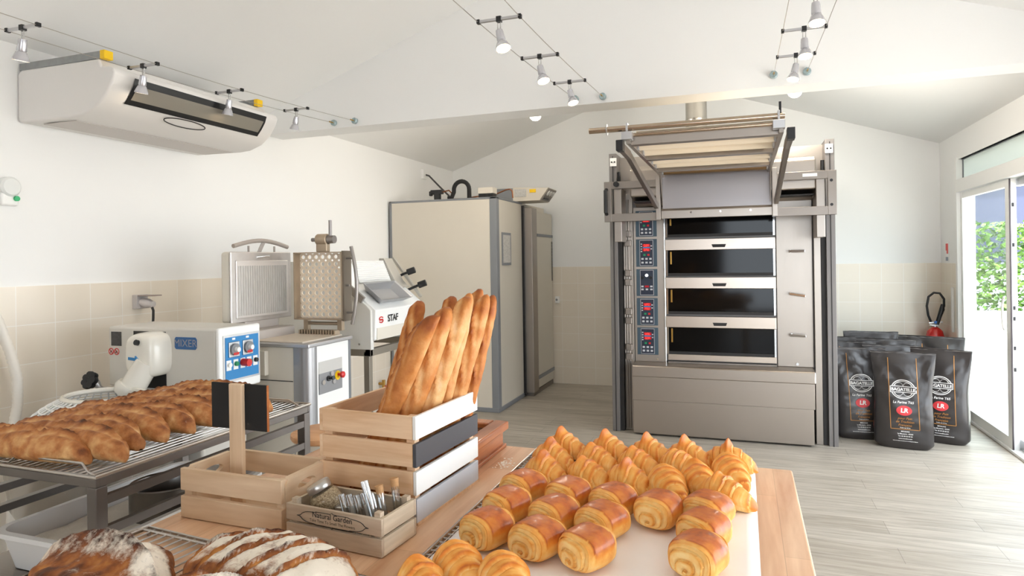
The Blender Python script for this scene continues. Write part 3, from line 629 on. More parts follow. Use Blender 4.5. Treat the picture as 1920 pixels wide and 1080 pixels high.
# arm head: rounded casting leaning out of the slot, then the tool shaft
hd = MB()
def headf(u, v):
    a = 2*math.pi*u; w = v
    y = 2.53 - .13*math.sin(min(w, 1)*math.pi/2)
    k = math.sqrt(max(0, 1-(max(0, w-.2)/.8)**3.4))
    cx = -2.795-.02*w; cz = 1.055-.008*w
    def se(x): return math.copysign(abs(x)**.58, x)
    return Vector((cx+.100*k*se(math.cos(a))*(1-.08*w), y, cz+.110*k*se(math.sin(a))))
hd.grid(headf, 28, 16, True)
arm = hd.build('arm_head', cast, t)
MB().cyl((-2.775, 2.44, 1.02), (-2.845, 2.40, .885), .056, .060, n=28).lathe([(.0, -.02), (.07, -.02), (.078, 0), (.07, .03), (0, .03)], (-2.842, 2.40, .89), 28, (-.45, -.25, -.8)).build('tool_shaft', cast, arm)
MB().prism([(0, -.007), (.05, -.007), (.05, -.017), (.078, 0), (.05, .017), (.05, .007), (0, .007)], 'XZ', -.003, .003).xf(Matrix.Translation((-2.86, 2.402, 1.04)) @ Matrix.Rotation(R(3), 4, 'Y') @ Matrix.Rotation(R(-6), 4, 'Z')).build('direction_arrow', blue_p, arm)
MB().cyl((-2.80, 2.415, 1.115), (-2.798, 2.39, 1.122), .014, n=14).build('head_plug', black_rub, arm)
kn = MB().lathe([(0, 0), (.02, 0), (.022, .02), (.012, .045), (.012, .07)], (-3.05, 2.36, .93), 16, (.4, .3, -.6)).build('guard_clamp', alu, t)
mb = MB()
for i in range(7):
    a = i/7*2*math.pi; mb.lathe([(0, 0), (.016, .0), (.018, .012), (.016, .026), (0, .027)], Vector((-3.05, 2.36, .93))+Vector((math.cos(a)*.026, math.sin(a)*.01-.005, math.sin(a)*.026)), 10, (.2, -.9, .3))
mb.lathe([(0, 0), (.03, 0), (.03, .024), (0, .026)], (-3.05, 2.36, .93), 16, (.2, -.9, .3)).build('star_knob', black_rub, t)
# bowl with a wire guard
bc = Vector((-2.76, 2.14, 0)); br_ = .335
MB().lathe([(.12, .30), (.24, .34), (.31, .48), (br_, .70), (br_+.012, .71), (br_+.012, .725), (br_-.005, .725), (.30, .5), (.2, .36), (0, .34)], bc, 44).build('bowl', steel('bowl_steel', (176, 172, 168), .25, 'Z'), t)
gd = MB().tube([bc+Vector((math.cos(a)*br_, math.sin(a)*br_, .735)) for a in [2*math.pi*i/40 for i in range(40)]], .014, 8, True).tube([bc+Vector((-.03+math.cos(a)*.19, .08+math.sin(a)*.15, .895)) for a in [2*math.pi*i/30 for i in range(30)]], .013, 8, True).build('guard_ring', cast, t)
mb = MB()
def gp(a, f):
    p0 = bc+Vector((math.cos(a)*br_, math.sin(a)*br_, .735)); p1 = bc+Vector((-.03+math.cos(a)*.19, .08+math.sin(a)*.15, .895))
    return p0.lerp(p1, f)+Vector((0, 0, .03*math.sin(f*math.pi)))
for i in range(44): mb.tube([gp(2*math.pi*i/44, f/5) for f in range(6)], .0035, 5)
for f in (.12, .24, .36, .48, .6, .72, .84): mb.tube([gp(2*math.pi*i/44, f) for i in range(44)], .0035, 5, True)
mb.build('guard_wire', white_gloss, t)
# wall outlet with the mixer's plug
t = thing('wall_outlet', 'grey splash-proof wall outlet with flap open above the mixer', 'socket', (XL, 2.98, 1.28))
o_ = MB().box(XL+.006, XL+.045, 2.94, 3.02, 1.235, 1.32).build('outlet_box', mat('outlet_grey', (196, 190, 188), .5), t, bevel=.004)
MB().box(XL+.04, XL+.16, 2.945, 3.015, 1.312, 1.318).build('flap', mat('flap_smoke', (150, 134, 128), .25), o_)
t = thing('mixer_plug', 'pale grey plug with a dark cable in the outlet above the mixer', 'plug', (XL+.1, 2.98, 1.27))
MB().lathe([(0, 0), (.026, 0), (.028, .05), (.022, .06), (.020, .085), (0, .09)], (XL+.045, 2.98, 1.274), 18, (1, 0, -.15)).build('plug_body', mat('plug_grey', (206, 200, 198), .45), t)
MB().tube([(XL+.115, 2.98, 1.255), (XL+.135, 2.975, 1.225), (XL+.15, 2.96, 1.18), (XL+.155, 2.95, 1.11), (XL+.155, 2.94, 1.0), (XL+.155, 2.94, .6)], .0075, 8).build('cable', black_rub, t)
# corrugated hose down the wall
t = thing('corrugated_hose', 'white corrugated hose hanging down the tiled wall at the left edge', 'hose', (XL+.1, 2.2, .0))
pts = []; rr = []
key = [(2.04, 1.42), (2.085, 1.34), (2.13, 1.24), (2.185, 1.08), (2.215, .95), (2.215, .82), (2.19, .70), (2.18, .5), (2.18, .02)]
for i in range(len(key)-1):
    for k in range(12):
        f = k/12; pts.append(Vector((XL+.10, key[i][0]*(1-f)+key[i+1][0]*f, key[i][1]*(1-f)+key[i+1][1]*f))); rr.append(.0245 if len(pts) % 2 else .0215)
MB().tube(pts, rr, 14).build('hose', mat('white_hose', (232, 226, 216), .5), t)

# ------------------------------------------------------------ hydraulic dough divider
dv_c = mat('divider_cream', (212, 206, 194), .4); dv_w = mat('divider_white', (238, 238, 236), .35)
t = thing('dough_divider', 'dough divider cabinet with raised pressing lid and perforated tray', 'dough divider', (-2.65, 3.12, 0))
DX0, DX1, DYa, DYb, DZ = -3.12, -2.20, 2.93, 3.33, 1.04
cab = MB().box(DX0, DX1-.09, DYa, DYb, .04, DZ).build('cabinet', dv_c, t, bevel=.004)
MB().box(DX0, -2.30, DYa-.003, DYa, .855, .859).build('panel_seam', dark_metal, cab); MB().cyl((-2.36, DYa-.006, .60), (-2.36, DYa, .60), .012, n=16).build('panel_lock', chrome, cab)
MB().box(-2.66, -2.46, DYa-.03, DYa, .885, 1.02).build('bracket_box', dv_c, cab, bevel=.004)
MB().prism([(DX1-.095, DYa-.002)]+[(DX1-.06+.06*math.cos(R(a)), DYa+.058+.06*math.sin(R(a))) for a in (-90, -70, -50, -30, -15, 0)]+[(DX1, DYa+.075), (DX1-.095, DYa+.075)], 'XY', .04, DZ).build('corner_column', mat('corner_grey', (150, 150, 152), .3, metal=.6), t)
fp = MB().box(DX1-.095, DX1-.002, DYa+.07, DYb-.02, .04, DZ).build('front_panel', dv_w, t, bevel=.003)
MB().box(DX1-.06, DX1, DYb-.022, DYb, .04, DZ).build('edge_strip', mat('edge_grey', (120, 122, 126), .4), fp)
# recessed control panel
MB().box(DX1-.003, DX1+.0005, 3.02, 3.24, .775, .95).build('recess', mat('recess_shade', (196, 194, 190), .5), fp)
cpn = MB().box(DX1-.002, DX1+.003, 3.02, 3.235, .772, .885).build('control_plate', mat('divider_plate', (140, 140, 142), .4), fp)
for yy, zz, r_, m_ in ((3.05, .835, .014, chrome), (3.13, .872, .014, alu), (3.15, .825, .014, alu)):
    MB().cyl((DX1+.003, yy, zz), (DX1+.012, yy, zz), r_, n=16).build('lamp_button', m_, cpn)
MB().lathe([(0, 0), (.015, 0), (.015, .01), (.005, .012), (.005, .03), (.011, .034), (.011, .045), (0, .046)], (DX1+.003, 3.10, .848), 14, (1, -.2, .2)).build('joystick', black_rub, cpn)
MB().cyl((DX1+.003, 3.19, .852), (DX1+.006, 3.19, .852), .026, n=24).build('stop_ring', yellow_p, cpn)
MB().lathe([(.008, 0), (.008, .02), (.018, .022), (.018, .036), (.01, .042), (0, .043)], (DX1+.004, 3.195, .856), 18, (1, 0, 0)).build('stop_button', red_p, cpn)
tp = MB().box(DX0+.06, DX1+.01, DYa-.01, DYb+.01, DZ, DZ+.022).build('top_rim', alu, t, bevel=.006)
MB().box(-2.72, DX1-.05, DYa+.02, DYb-.01, DZ+.02, DZ+.03).build('dough_plate', mat('beige_plate', (222, 208, 190), .5), tp, bevel=.003)
# pressing lid swung up, facing the room
Lx = -2.66
lid = MB().box(Lx-.075, Lx-.01, 2.875, 3.385, 1.165, 1.565).build('lid_shell', dv_c, t, bevel=.02, seg=3)
MB().box(Lx-.012, Lx, 2.875, 3.385, 1.165, 1.565).build('lid_frame', mat('lid_alu', (206, 200, 196), .35, metal=.7, var=.1, vscale=20), lid, bevel=.010, seg=3)
MB().box(Lx-.002, Lx+.006, 2.91, 3.35, 1.19, 1.515).build('press_frame', mat('press_edge', (222, 216, 212), .3, metal=.5), lid, bevel=.006)
mb = MB()
for i in range(22): mb.box(Lx+.004, Lx+.0085, 2.925+i*.0188, 2.925+i*.0188+.0135, 1.205, 1.485)
mb.build('press_ribs', mat('rib_alu', (206, 202, 198), .4, metal=.4, var=.2, vscale=25, stretch=(1, 4, .6)), lid)
MB().cyl((Lx-.03, 3.05, 1.565), (Lx-.03, 3.05, 1.60), .006, n=8).cyl((Lx-.03, 3.27, 1.565), (Lx-.03, 3.27, 1.60), .006, n=8).tube([(Lx-.03, 2.93+.46*i/12, 1.597+.035*math.sin(math.pi*i/12)) for i in range(13)], .0125, 10).beam((Lx-.05, 3.15, 1.55), (Lx-.03, 3.18, 1.63), .01, .02).build('lid_handle', mat('handle_taupe', (160, 150, 142), .4), lid)
MB().cyl((Lx, 3.08, 1.535), (Lx+.02, 3.16, 1.54), .008, n=10).build('latch', chrome, lid)
MB().box(Lx-.12, Lx+.09, 2.96, 3.30, DZ+.02, 1.12).box(Lx-.06, Lx-.01, 2.99, 3.28, 1.10, 1.18).build('lid_hinge', mat('hinge_alu', (198, 190, 184), .4, metal=.4), t, bevel=.008)
# perforated tray standing up at the far end
tx0, tx1, ty, tz0, tz1 = -2.565, -2.225, 3.34, 1.155, 1.56
tin = mat('tray_tin', (186, 168, 146), .4, metal=.6, var=.15, vscale=12)
tr = MB().box(tx0, tx0+.006, ty-.055, ty+.02, tz0, tz1).box(tx1-.006, tx1, ty-.055, ty+.02, tz0, tz1).box(tx0, tx1, ty-.055, ty+.02, tz0, tz0+.006).box(tx0, tx1, ty-.055, ty+.02, tz1-.006, tz1).build('tray_rim', tin, t)
mb = MB(); nx, nz = 7, 9; cw = (tx1-tx0-.014)/nx; ch_ = (tz1-tz0-.014)/nz
for i in range(nx):
    for k in range(nz):
        cx = tx0+.007+cw*(i+.5); cz = tz0+.007+ch_*(k+.5); vs = []; n = 16
        for j in range(n):
            a = 2*math.pi*(j+.5)/n; s_ = 1/max(abs(math.cos(a)), abs(math.sin(a)))
            vs.append((cx+cw/2*s_*math.cos(a)*.9999, ty, cz+ch_/2*s_*math.sin(a)*.9999))
        for j in range(n):
            a = 2*math.pi*(j+.5)/n; vs.append((cx+.0125*math.cos(a), ty, cz+.0125*math.sin(a)))
        for j in range(n):
            a = 2*math.pi*(j+.5)/n; vs.append((cx+.0125*math.cos(a), ty+.008, cz+.0125*math.sin(a)))
        mb.add(vs, [(j, (j+1) % n, n+(j+1) % n, n+j) for j in range(n)]+[(n+j, n+(j+1) % n, 2*n+(j+1) % n, 2*n+j) for j in range(n)])
mb.build('perforated_plate', mat('plate_beige', (246, 230, 208), .5), tr, flat=True)
MB().tube([(tx1+.045+.035*math.sin(math.pi*i/12), ty-.02, 1.13+.46*i/12) for i in range(13)], .011, 10).cyl((tx1, ty-.02, 1.20), (tx1+.06, ty-.02, 1.20), .006, n=8).cyl((tx1, ty-.02, 1.52), (tx1+.06, ty-.02, 1.52), .006, n=8).cyl((tx1, ty-.02, 1.36), (tx1+.03, ty-.02, 1.36), .007, n=8).build('tray_handle', mat('tray_handle', (150, 144, 140), .35, metal=.6), t)
MB().box(tx1-.002, tx1+.012, ty-.05, ty+.03, tz0-.005, tz1+.005).build('side_bar', mat('side_bar', (128, 118, 106), .4, metal=.7), tr)
kb = MB().box(-2.42, -2.345, ty-.03, ty+.01, tz1, tz1+.06).cyl((-2.42, ty-.01, tz1+.075), (-2.345, ty-.01, tz1+.075), .035, n=18).build('pivot_block', tin, t, bevel=.006)
MB().cyl((-2.33, ty-.01, tz1+.06), (-2.33, ty-.01, tz1+.19), .010, n=12).cyl((-2.35, ty-.01, tz1+.075), (-2.30, ty-.01, tz1+.075), .024, n=16).cyl((-2.46, ty-.01, tz1+.075), (-2.42, ty-.01, tz1+.075), .012, n=12).build('lever', mat('lever_grey', (146, 140, 138), .35, metal=.7), t)
mb = MB().box(-2.50, -2.30, ty-.02, ty+.03, DZ+.022, DZ+.05)
for i in range(14): mb.box(-2.53+i*.019, -2.52+i*.019, ty-.06, ty-.02, DZ+.02, DZ+.055)
mb.box(-2.53, -2.50, ty-.01, ty+.02, DZ+.05, tz0).box(-2.29, -2.26, ty-.01, ty+.02, DZ+.05, tz0).cyl((-2.52, ty, DZ+.09), (-2.27, ty, DZ+.09), .010, n=10).build('tray_hinge', tin, t)

# ------------------------------------------------------------ moulder on its stand
t = thing('dough_moulder', 'white dough moulder with STAF lettering on a steel stand', 'dough moulder', (-2.5, 3.9, 0))
my0, my1 = 3.58, 4.28
sp = [(-2.215, .94), (-2.215, 1.19), (-2.25, 1.225), (-2.36, 1.30), (-2.44, 1.42), (-2.46, 1.505), (-2.9, 1.505), (-2.95, 1.0), (-2.9, .94)]
bp2 = [(-2.23, .99), (-2.20, 1.00), (-2.19, 1.19), (-2.38, 1.345), (-2.44, 1.49), (-2.9, 1.49), (-2.93, 1.0)]
body = MB().prism(bp2, 'XZ', my0+.02, my1-.02).build('body', dv_w, t, bevel=.006)
for a, b_ in ((my0, my0+.035), (my1-.035, my1)):
    MB().prism(sp, 'XZ', a, b_).build('side_plate', mat('moulder_side', (222, 220, 214), .4), t, bevel=.004)
mb = MB()
for i in range(11): mb.cyl((-2.385-.0058*i, my0+.14, 1.362+i*.0135), (-2.385-.0058*i, my1-.16, 1.362+i*.0135), .008, n=10)
mb.build('ribbed_cover', dv_w, t)
MB().prism([(-2.30, 1.31), (-2.35, 1.36), (-2.44, 1.52), (-2.48, 1.52), (-2.48, 1.45), (-2.36, 1.30)], 'XZ', my1-.15, my1-.03).build('guard_plate', mat('guard_metal', (186, 182, 174), .35, metal=.5), t, bevel=.004)
sl_ = Vector((-.19, 0, .155)).normalized(); nr = Vector((.155, 0, .19)).normalized()
c0 = Vector((-2.275, 3.86, 1.268)); hp = MB(); ry = Vector((0, 1, 0))
ring = lambda s_, d_: [c0+sl_*(x*s_)+ry*(y*s_*1.1)+nr*d_ for x, y in ((-.09, -.19), (.09, -.19), (.09, .19), (-.09, .19))]
o1, o2, i1 = ring(1.0, .05), ring(.74, -.0), ring(.9, .046)
i2 = ring(.68, .004)
hp.add(o1+o2+i1+i2, [(0, 1, 5, 4), (1, 2, 6, 5), (2, 3, 7, 6), (3, 0, 4, 7), (8, 9, 1, 0), (9, 10, 2, 1), (10, 11, 3, 2), (11, 8, 0, 3), (8, 12, 13, 9), (9, 13, 14, 10), (10, 14, 15, 11), (11, 15, 12, 8), (12, 15, 14, 13)])
hp.build('feed_hopper', mat('hopper_grey', (170, 170, 172), .35, metal=.5), t, flat=True)
for yy, zz in ((my1+.0, 1.41), (my1+.0, 1.315)):
    xk = -2.345 if zz > 1.35 else -2.255
    MB().cyl((xk-.085, my1-.015, zz-.035), (xk+.02, my1+.005, zz+.008), .010, n=10).cyl((xk+.01, my1+.003, zz+.004), (xk+.065, my1+.022, zz+.024), .024, n=18).build('adjusting_knob', black_rub, t, bevel=.004)
MB().beam((-2.455, my1+.006, 1.525), (-2.225, my1+.006, 1.235), .022, .02).build('edge_rail', mat('guard_metal', (186, 182, 174), .35, metal=.5), t, bevel=.003)
MB().beam((-2.365, my0-.012, 1.335), (-2.26, my0-.012, 1.255), .02, .045).build('side_lever', mat('lever_steel', (150, 146, 142), .35, metal=.6), t, bevel=.003)
MB().cyl((-2.30, my0-.003, .975), (-2.30, my0, .975), .006, n=10).build('side_screw', chrome, t)
MB().box(-2.20, -2.192, my0+.04, my1-.04, 1.0, 1.075).build('outfeed_cover', cream_metal, t)
text_mb('STAF', .062, plane_fn((-2.189, 3.815, 1.125), (0, 1, 0), (0, 0, 1)), bold=.0012, spacing=.98).build('lettering', ink, t)
sw = MB()
for k in (0, 1): sw.tube([Vector((-2.189, 3.665+.022*math.cos(R(a)), 1.133-.016*k+.010*math.sin(R(a)))) for a in (([30, 70, 110, 150, 190, 230, 260, 290, 330]) if k == 0 else [150, 110, 70, 30, -10, -50, -80, -110, -150])], .0035, 6)
sw.build('logo', red_p, t)
st2 = MB()
for x, y in ((-2.25, my0+.02), (-2.25, my1-.05), (-2.85, my0+.02), (-2.85, my1-.05), (-2.42, my0+.02)): st2.box(x-.02, x+.02, y-.02, y+.02, 0, .93)
st2.box(-2.88, -2.22, my0, my0+.03, .90, .945).box(-2.88, -2.22, my1-.07, my1-.04, .90, .945).box(-2.26, -2.22, my0, my1-.04, .90, .945).box(-2.27, -2.23, my0, my1-.05, .25, .28)
st2.build('stand', mat('stand_steel', (150, 142, 130), .45, metal=.6), t, bevel=.003)
t = thing('gas_tap', 'small brass tap with red lever on the left wall by the moulder', 'tap', (-3.4, 5.74, .27))
MB().cyl((XL+.006, 5.74, .27), (XL+.07, 5.74, .27), .014).cyl((XL+.06, 5.74, .31), (XL+.06, 5.74, .19), .017).build('tap_body', mat('brass', (190, 150, 80), .3, metal=1), t); MB().beam((XL+.07, 5.74, .245), (XL+.15, 5.76, .245), .02, .02).build('tap_lever', red_p, t)
# ------------------------------------------------------------ work table
TZ = .90
maple = wood('butcher_block', (206, 152, 112), (238, 198, 160), 'Y', 10, .42, blocks=(.55, .11))
pine = wood('pale_pine', (214, 170, 128), (240, 208, 172), 'X', 16, .6)
pine_y = wood('pale_pine_side', (214, 170, 128), (240, 208, 172), 'Y', 16, .6)
poplar = wood('poplar', (206, 172, 136), (232, 206, 174), 'X', 12, .6)
poplar_y = wood('poplar_side', (206, 172, 136), (232, 206, 174), 'Y', 12, .6)
poplar_z = wood('poplar_upright', (206, 172, 136), (232, 206, 174), 'Z', 12, .6)
weath = wood('weathered_wood', (176, 154, 130), (212, 194, 170), 'X', 18, .7)
weath_y = wood('weathered_wood_side', (190, 170, 144), (226, 210, 184), 'Y', 18, .7)
mahog = wood('reddish_wood', (146, 78, 40), (206, 128, 74), 'Y', 14, .35, coat=.3)
t = thing('work_table', 'butcher-block work table covered with pastries and crates in the foreground', 'table', (-.59, 1.2, 0))
MB().box(-1.30, .122, .30, 1.98, TZ-.05, TZ).build('tabletop', maple, t, bevel=.008, seg=3)
MB().box(-1.22, .04, .38, 1.90, TZ-.13, TZ-.05).build('apron', poplar, t)
for x in (-1.2, .02):
    for y in (.42, 1.86): MB().box(x-.035, x+.035, y-.035, y+.035, 0, TZ-.13).build('leg', poplar_z, t, bevel=.004)
flour_m = mat('loose_flour', (246, 240, 230), .9)
mb = MB()
for i in range(70):
    x = random.gauss(-.665, .012); y = random.gauss(1.80, .02); s_ = random.uniform(.0012, .004)
    mb.lathe([(0, .0012), (s_*.7, .001), (s_, 0)], (x, y, TZ), 6, capped=False)
tag(mb.build('spilled_flour', flour_m, None, flat=True, loc=(-.665, 1.8, TZ)), 'small dusting of spilled white flour on the table behind the crate', 'flour', kind='stuff')

# pine crate with painted slats, full of baguettes
t = thing('pine_crate', 'tall pine crate with white, charcoal and grey painted slats holding baguettes', 'crate', (-.712, 1.319, TZ), rz=R(-3.5))
CW, CD, CH = .253, .318, .244
paint = [mat('slat_white', (240, 240, 236), .55), mat('slat_light_grey', (196, 200, 206), .55), mat('slat_charcoal', (72, 72, 76), .6)]
side_p = [paint[1], paint[0], paint[2], paint[0]]
sh, gp_ = .0535, .0095
for k in range(4):
    z0 = .004+k*(sh+gp_)
    MB().box(-CW, -.001, 0, .009, z0, z0+sh).build('front_slat', pine, t, bevel=.0015, local=True)
    MB().box(-.0, .009, 0.0, CD, z0, z0+sh).build('painted_slat', side_p[k], t, bevel=.0015, local=True)
    MB().box(-CW, -.0, CD-.009, CD, z0, z0+sh).build('back_slat', pine, t, bevel=.0015, local=True)
    MB().box(-CW-.009, -CW, 0, CD, z0, z0+sh).build('left_slat', pine_y, t, bevel=.0015, local=True)
for x in (-CW+.001, -.022):
    for y in (.010, CD-.030): MB().box(x, x+.021, y, y+.02, 0, CH+.0).build('corner_post', pine, t, local=True)
MB().box(-CW-.009, .011, 0, CD, 0, .006).build('bottom_board', pine, t, local=True)

# tote with chalkboard sign
t = thing('tote_crate', 'open pale wooden tote with an upright post and black chalkboard sign', 'crate', (-1.115, 1.19, TZ), rz=R(-1.5))
hw, hd = .148, .175
for z0, z1 in ((.002, .053), (.066, .118)):
    MB().box(-hw, hw, 0, .012, z0, z1).build('front_slat', poplar, t, bevel=.0015, local=True)
    MB().box(-hw, hw, hd-.012, hd, z0, z1).build('back_slat', poplar, t, bevel=.0015, local=True)
for sx in (-1, 1):
    x = sx*(hw-.006); pl = []
    mb = MB()
    # side board with a hand hole
    cy, cz, ry_, rz_ = hd*.5, .088, .032, .011; n = 20; out = []; inn = []
    for j in range(n):
        a = 2*math.pi*(j+.5)/n; ca, sa = math.cos(a), math.sin(a); k = min(((hd/2-.0125)/abs(ca)) if abs(ca) > 1e-6 else 9, ((.118-cz if sa > 0 else cz-.0)/abs(sa)) if abs(sa) > 1e-6 else 9)
        out.append((cy+ca*k, cz+sa*k)); inn.append((cy+ry_*ca, cz+rz_*sa))
    vs = [(x+d_, p[0], p[1]) for d_ in (-.006, .006) for L_ in (out, inn) for p in L_]
    fs = []
    for j in range(n):
        q = (j+1) % n
        fs += [(j, q, n+q, n+j), (2*n+j, 2*n+q, 3*n+q, 3*n+j), (n+j, n+q, 3*n+q, 3*n+j), (j, q, 2*n+q, 2*n+j)]
    mb.add(vs, fs).build('side_board', poplar_y, t, local=True, flat=True)
    for y in (.018, hd-.026): MB().box(sx*(hw-.013)-.009, sx*(hw-.013)+.009, y-.006, y+.008, 0, .115).build('corner_block', poplar_z, t, local=True)
MB().box(-hw+.012, hw-.012, .012, hd-.012, .002, .008).build('bottom_board', poplar, t, local=True)
MB().box(-.072, -.032, .075, .088, 0.008, .308).build('sign_post', poplar_z, t, bevel=.003, local=True)
MB().box(-.138, .033, .088, .094, .195, .306).build('chalkboard', mat('chalkboard_black', (26, 25, 25), .75, var=.25, vscale=5), t, local=True)
MB().box(.033, .0345, .088, .094, .195, .306).build('board_edge', mahog, t, local=True)

# small weathered box
t = thing('planter_box', 'small weathered wooden box lettered Natural Garden, with jars and glass tubes', 'box', (-.818, 1.16, TZ), rz=R(-5))
bw, bd = .125, .128
for z0, z1 in ((.002, .038), (.044, .079)):
    fs_ = MB().box(-bw, bw, 0, .008, z0, z1).build('front_slat', weath, t, bevel=.0012, local=True)
    MB().box(-bw, bw, bd-.008, bd, z0, z1).build('back_slat', weath, t, bevel=.0012, local=True)
    for sx in (-1, 1): MB().box(sx*(bw-.004)-.004, sx*(bw-.004)+.004, .008, bd-.008, z0, z1).build('end_slat', weath_y, t, bevel=.0012, local=True)
for sx in (-1, 1):
    for y in (.014, bd-.016): MB().box(sx*(bw-.016)-.007, sx*(bw-.016)+.007, y-.006, y+.008, 0, .088).build('corner_post', weath, t, local=True)
MB().box(-bw+.008, bw-.008, .008, bd-.008, .002, .006).build('bottom_board', weath, t, local=True)
fn = lambda cx, cz: (lambda x, y: Vector((cx+x, -.0006, cz+y)))
text_mb('Natural Garden', .0165, fn(.0, .0645), bold=.0001).build('lettering', ink, t, local=True)
text_mb('Take Time To Smell The Flowers', .0088, fn(.0, .0525)).build('lettering', ink, t, local=True)
mb = MB()
half = [(0.0, .0168), (.004, .0142), (.042, .0138), (.046, .0124), (.052, .0120)]+[(.056+.028*math.cos(R(a)), .0116*math.sin(R(a))) for a in (78, 62, 46, 30, 15)]+[(.086, .0012), (.094, 0)]
ordered = [Vector((sx*x, -.0008, .0575+sz*z)) for sx, sz, rev in ((1, 1, 0), (1, -1, 1), (-1, -1, 0), (-1, 1, 1)) for x, z in half[::-1 if rev else 1]]
cl = [];
for p in ordered:
    if not cl or (p-cl[-1]).length > 1e-5: cl.append(p)
if (cl[0]-cl[-1]).length < 1e-5: cl.pop()
mb.tube(cl, .0007, 5, True).build('scroll_border', ink, t, local=True)
# inside it: jars, tubes
clear = glass('jar_glass', (250, 250, 248), .06)
seed_m = mat('seeds', (206, 184, 150), .7, var=.5, vscale=320, bump=.4, bscale=420, col2=(120, 92, 62))
lid_m = mat('lid_tin', (190, 186, 180), .3, metal=.85)
M0 = Matrix.Translation((-.818, 1.16, TZ)) @ Matrix.Rotation(R(-5), 4, 'Z')
def loc_(p): return M0 @ Vector(p)
c = loc_((-.068, .062, .072)); q = Vector((-.42, -.15, .85)).normalized()
t = thing('seed_jar', 'round glass jar of seeds with a tin screw lid, tilted in the weathered box', 'jar', loc_((-.068, .062, .008)))
MB().lathe([(0, -.036), (.018, -.034), (.031, -.022), (.036, -.004), (.034, .012), (.026, .024), (.023, .028)], c, 32, q, capped=False).build('glass_body', clear, t)
MB().lathe([(0, -.034), (.017, -.032), (.0295, -.021), (.034, -.004), (.032, .011), (.026, .02), (0, .024)], c, 32, q, capped=False).build('seeds', seed_m, t)
MB().lathe([(.0, .026), (.0255, .026), (.0265, .028), (.0265, .040), (.025, .042), (0, .042)], c, 32, q).build('lid', lid_m, t)
t = thing('tin_lid_jar', 'low jar with a flat tin lid in the weathered box behind the seed jar', 'jar', loc_((-.030, .075, .008)))
c2 = loc_((-.030, .080, .0)); 
MB().lathe([(0, .008), (.030, .008), (.033, .02), (.033, .045), (.028, .052)], c2, 28, capped=False).build('glass_body', clear, t)
MB().lathe([(0, .009), (.029, .009), (.031, .02), (.031, .042), (0, .044)], c2, 28, capped=False).build('filling', mat('dried_herbs', (120, 96, 60), .8, var=.5, vscale=120), t)
MB().lathe([(.029, .052), (.030, .052), (.030, .064), (.028, .066), (0, .066)], c2, 28).build('lid', lid_m, t)
tube_m = glass('tube_glass', (236, 238, 238), .9)
tube_core = mat('tube_filling', (236, 230, 222), .5, var=.15, vscale=60)
def gtube(p, dirv, L, r, label, cork=False, fill=False):
    t = thing('glass_tube', label, 'glass tube', loc_(p), 'glass tubes in the weathered box'); q = Vector(dirv).normalized(); c = loc_(p)
    MB().lathe([(0, 0), (r*.7, .002), (r, .008), (r, L)], c, 16, q, capped=False).build('tube', tube_m, t)
    if fill: MB().lathe([(0, .003), (r*.75, .006), (r*.8, L*.75), (0, L*.76)], c, 12, q, capped=False).build('filling', tube_core, t)
    if cork: MB().lathe([(0, L-.012), (r*.95, L-.012), (r*1.15, L+.012), (0, L+.012)], c, 14, q).build('cork', mat('cork', (206, 158, 108), .8, var=.25, vscale=90), t)
for i, lb in enumerate(('leftmost', 'second from the left', 'third from the left', 'fourth from the left', 'fifth from the left')):
    gtube((.020+i*.0165, .040+i*.0045, .012), (-.28, .02, .9), .092+.005*(i > 2), .0072, 'short clear glass tube leaning in the weathered box, '+lb, fill=i in (1, 3))
gtube((.094, .068, .012), (-.22, .05, .9), .098, .008, 'corked glass tube with a thin twig, standing behind the short tubes', True)
gtube((.104, .095, .012), (-.12, .04, .9), .106, .0085, 'tallest corked glass tube at the right end of the weathered box', True)
gtube((.090, .045, .012), (-.30, .03, .9), .128, .0085, 'long clear open glass tube leaning highest out of the weathered box')

# reddish wooden till box behind the crate
t = thing('wooden_box', 'reddish varnished wooden box with moulded rim behind the pine crate', 'box', (-.80, 1.82, TZ))
MB().box(-.92, -.730, 1.64, 1.955, TZ, TZ+.055).build('box_body', mahog, t, bevel=.003)
MB().box(-.93, -.722, 1.63, 1.965, TZ, TZ+.012).build('foot_moulding', mahog, t, bevel=.003)
rm = MB().box(-.935, -.885, 1.625, 1.972, TZ+.055, TZ+.082).box(-.765, -.716, 1.625, 1.972, TZ+.055, TZ+.082).box(-.885, -.765, 1.922, 1.972, TZ+.055, TZ+.082).box(-.885, -.765, 1.625, 1.675, TZ+.055, TZ+.082).build('rim_moulding', mahog, t, bevel=.006, seg=3)
MB().box(-.885, -.765, 1.675, 1.922, TZ+.055, TZ+.066).build('glass_top', mat('smoked_glass', (60, 54, 50), .08), t)

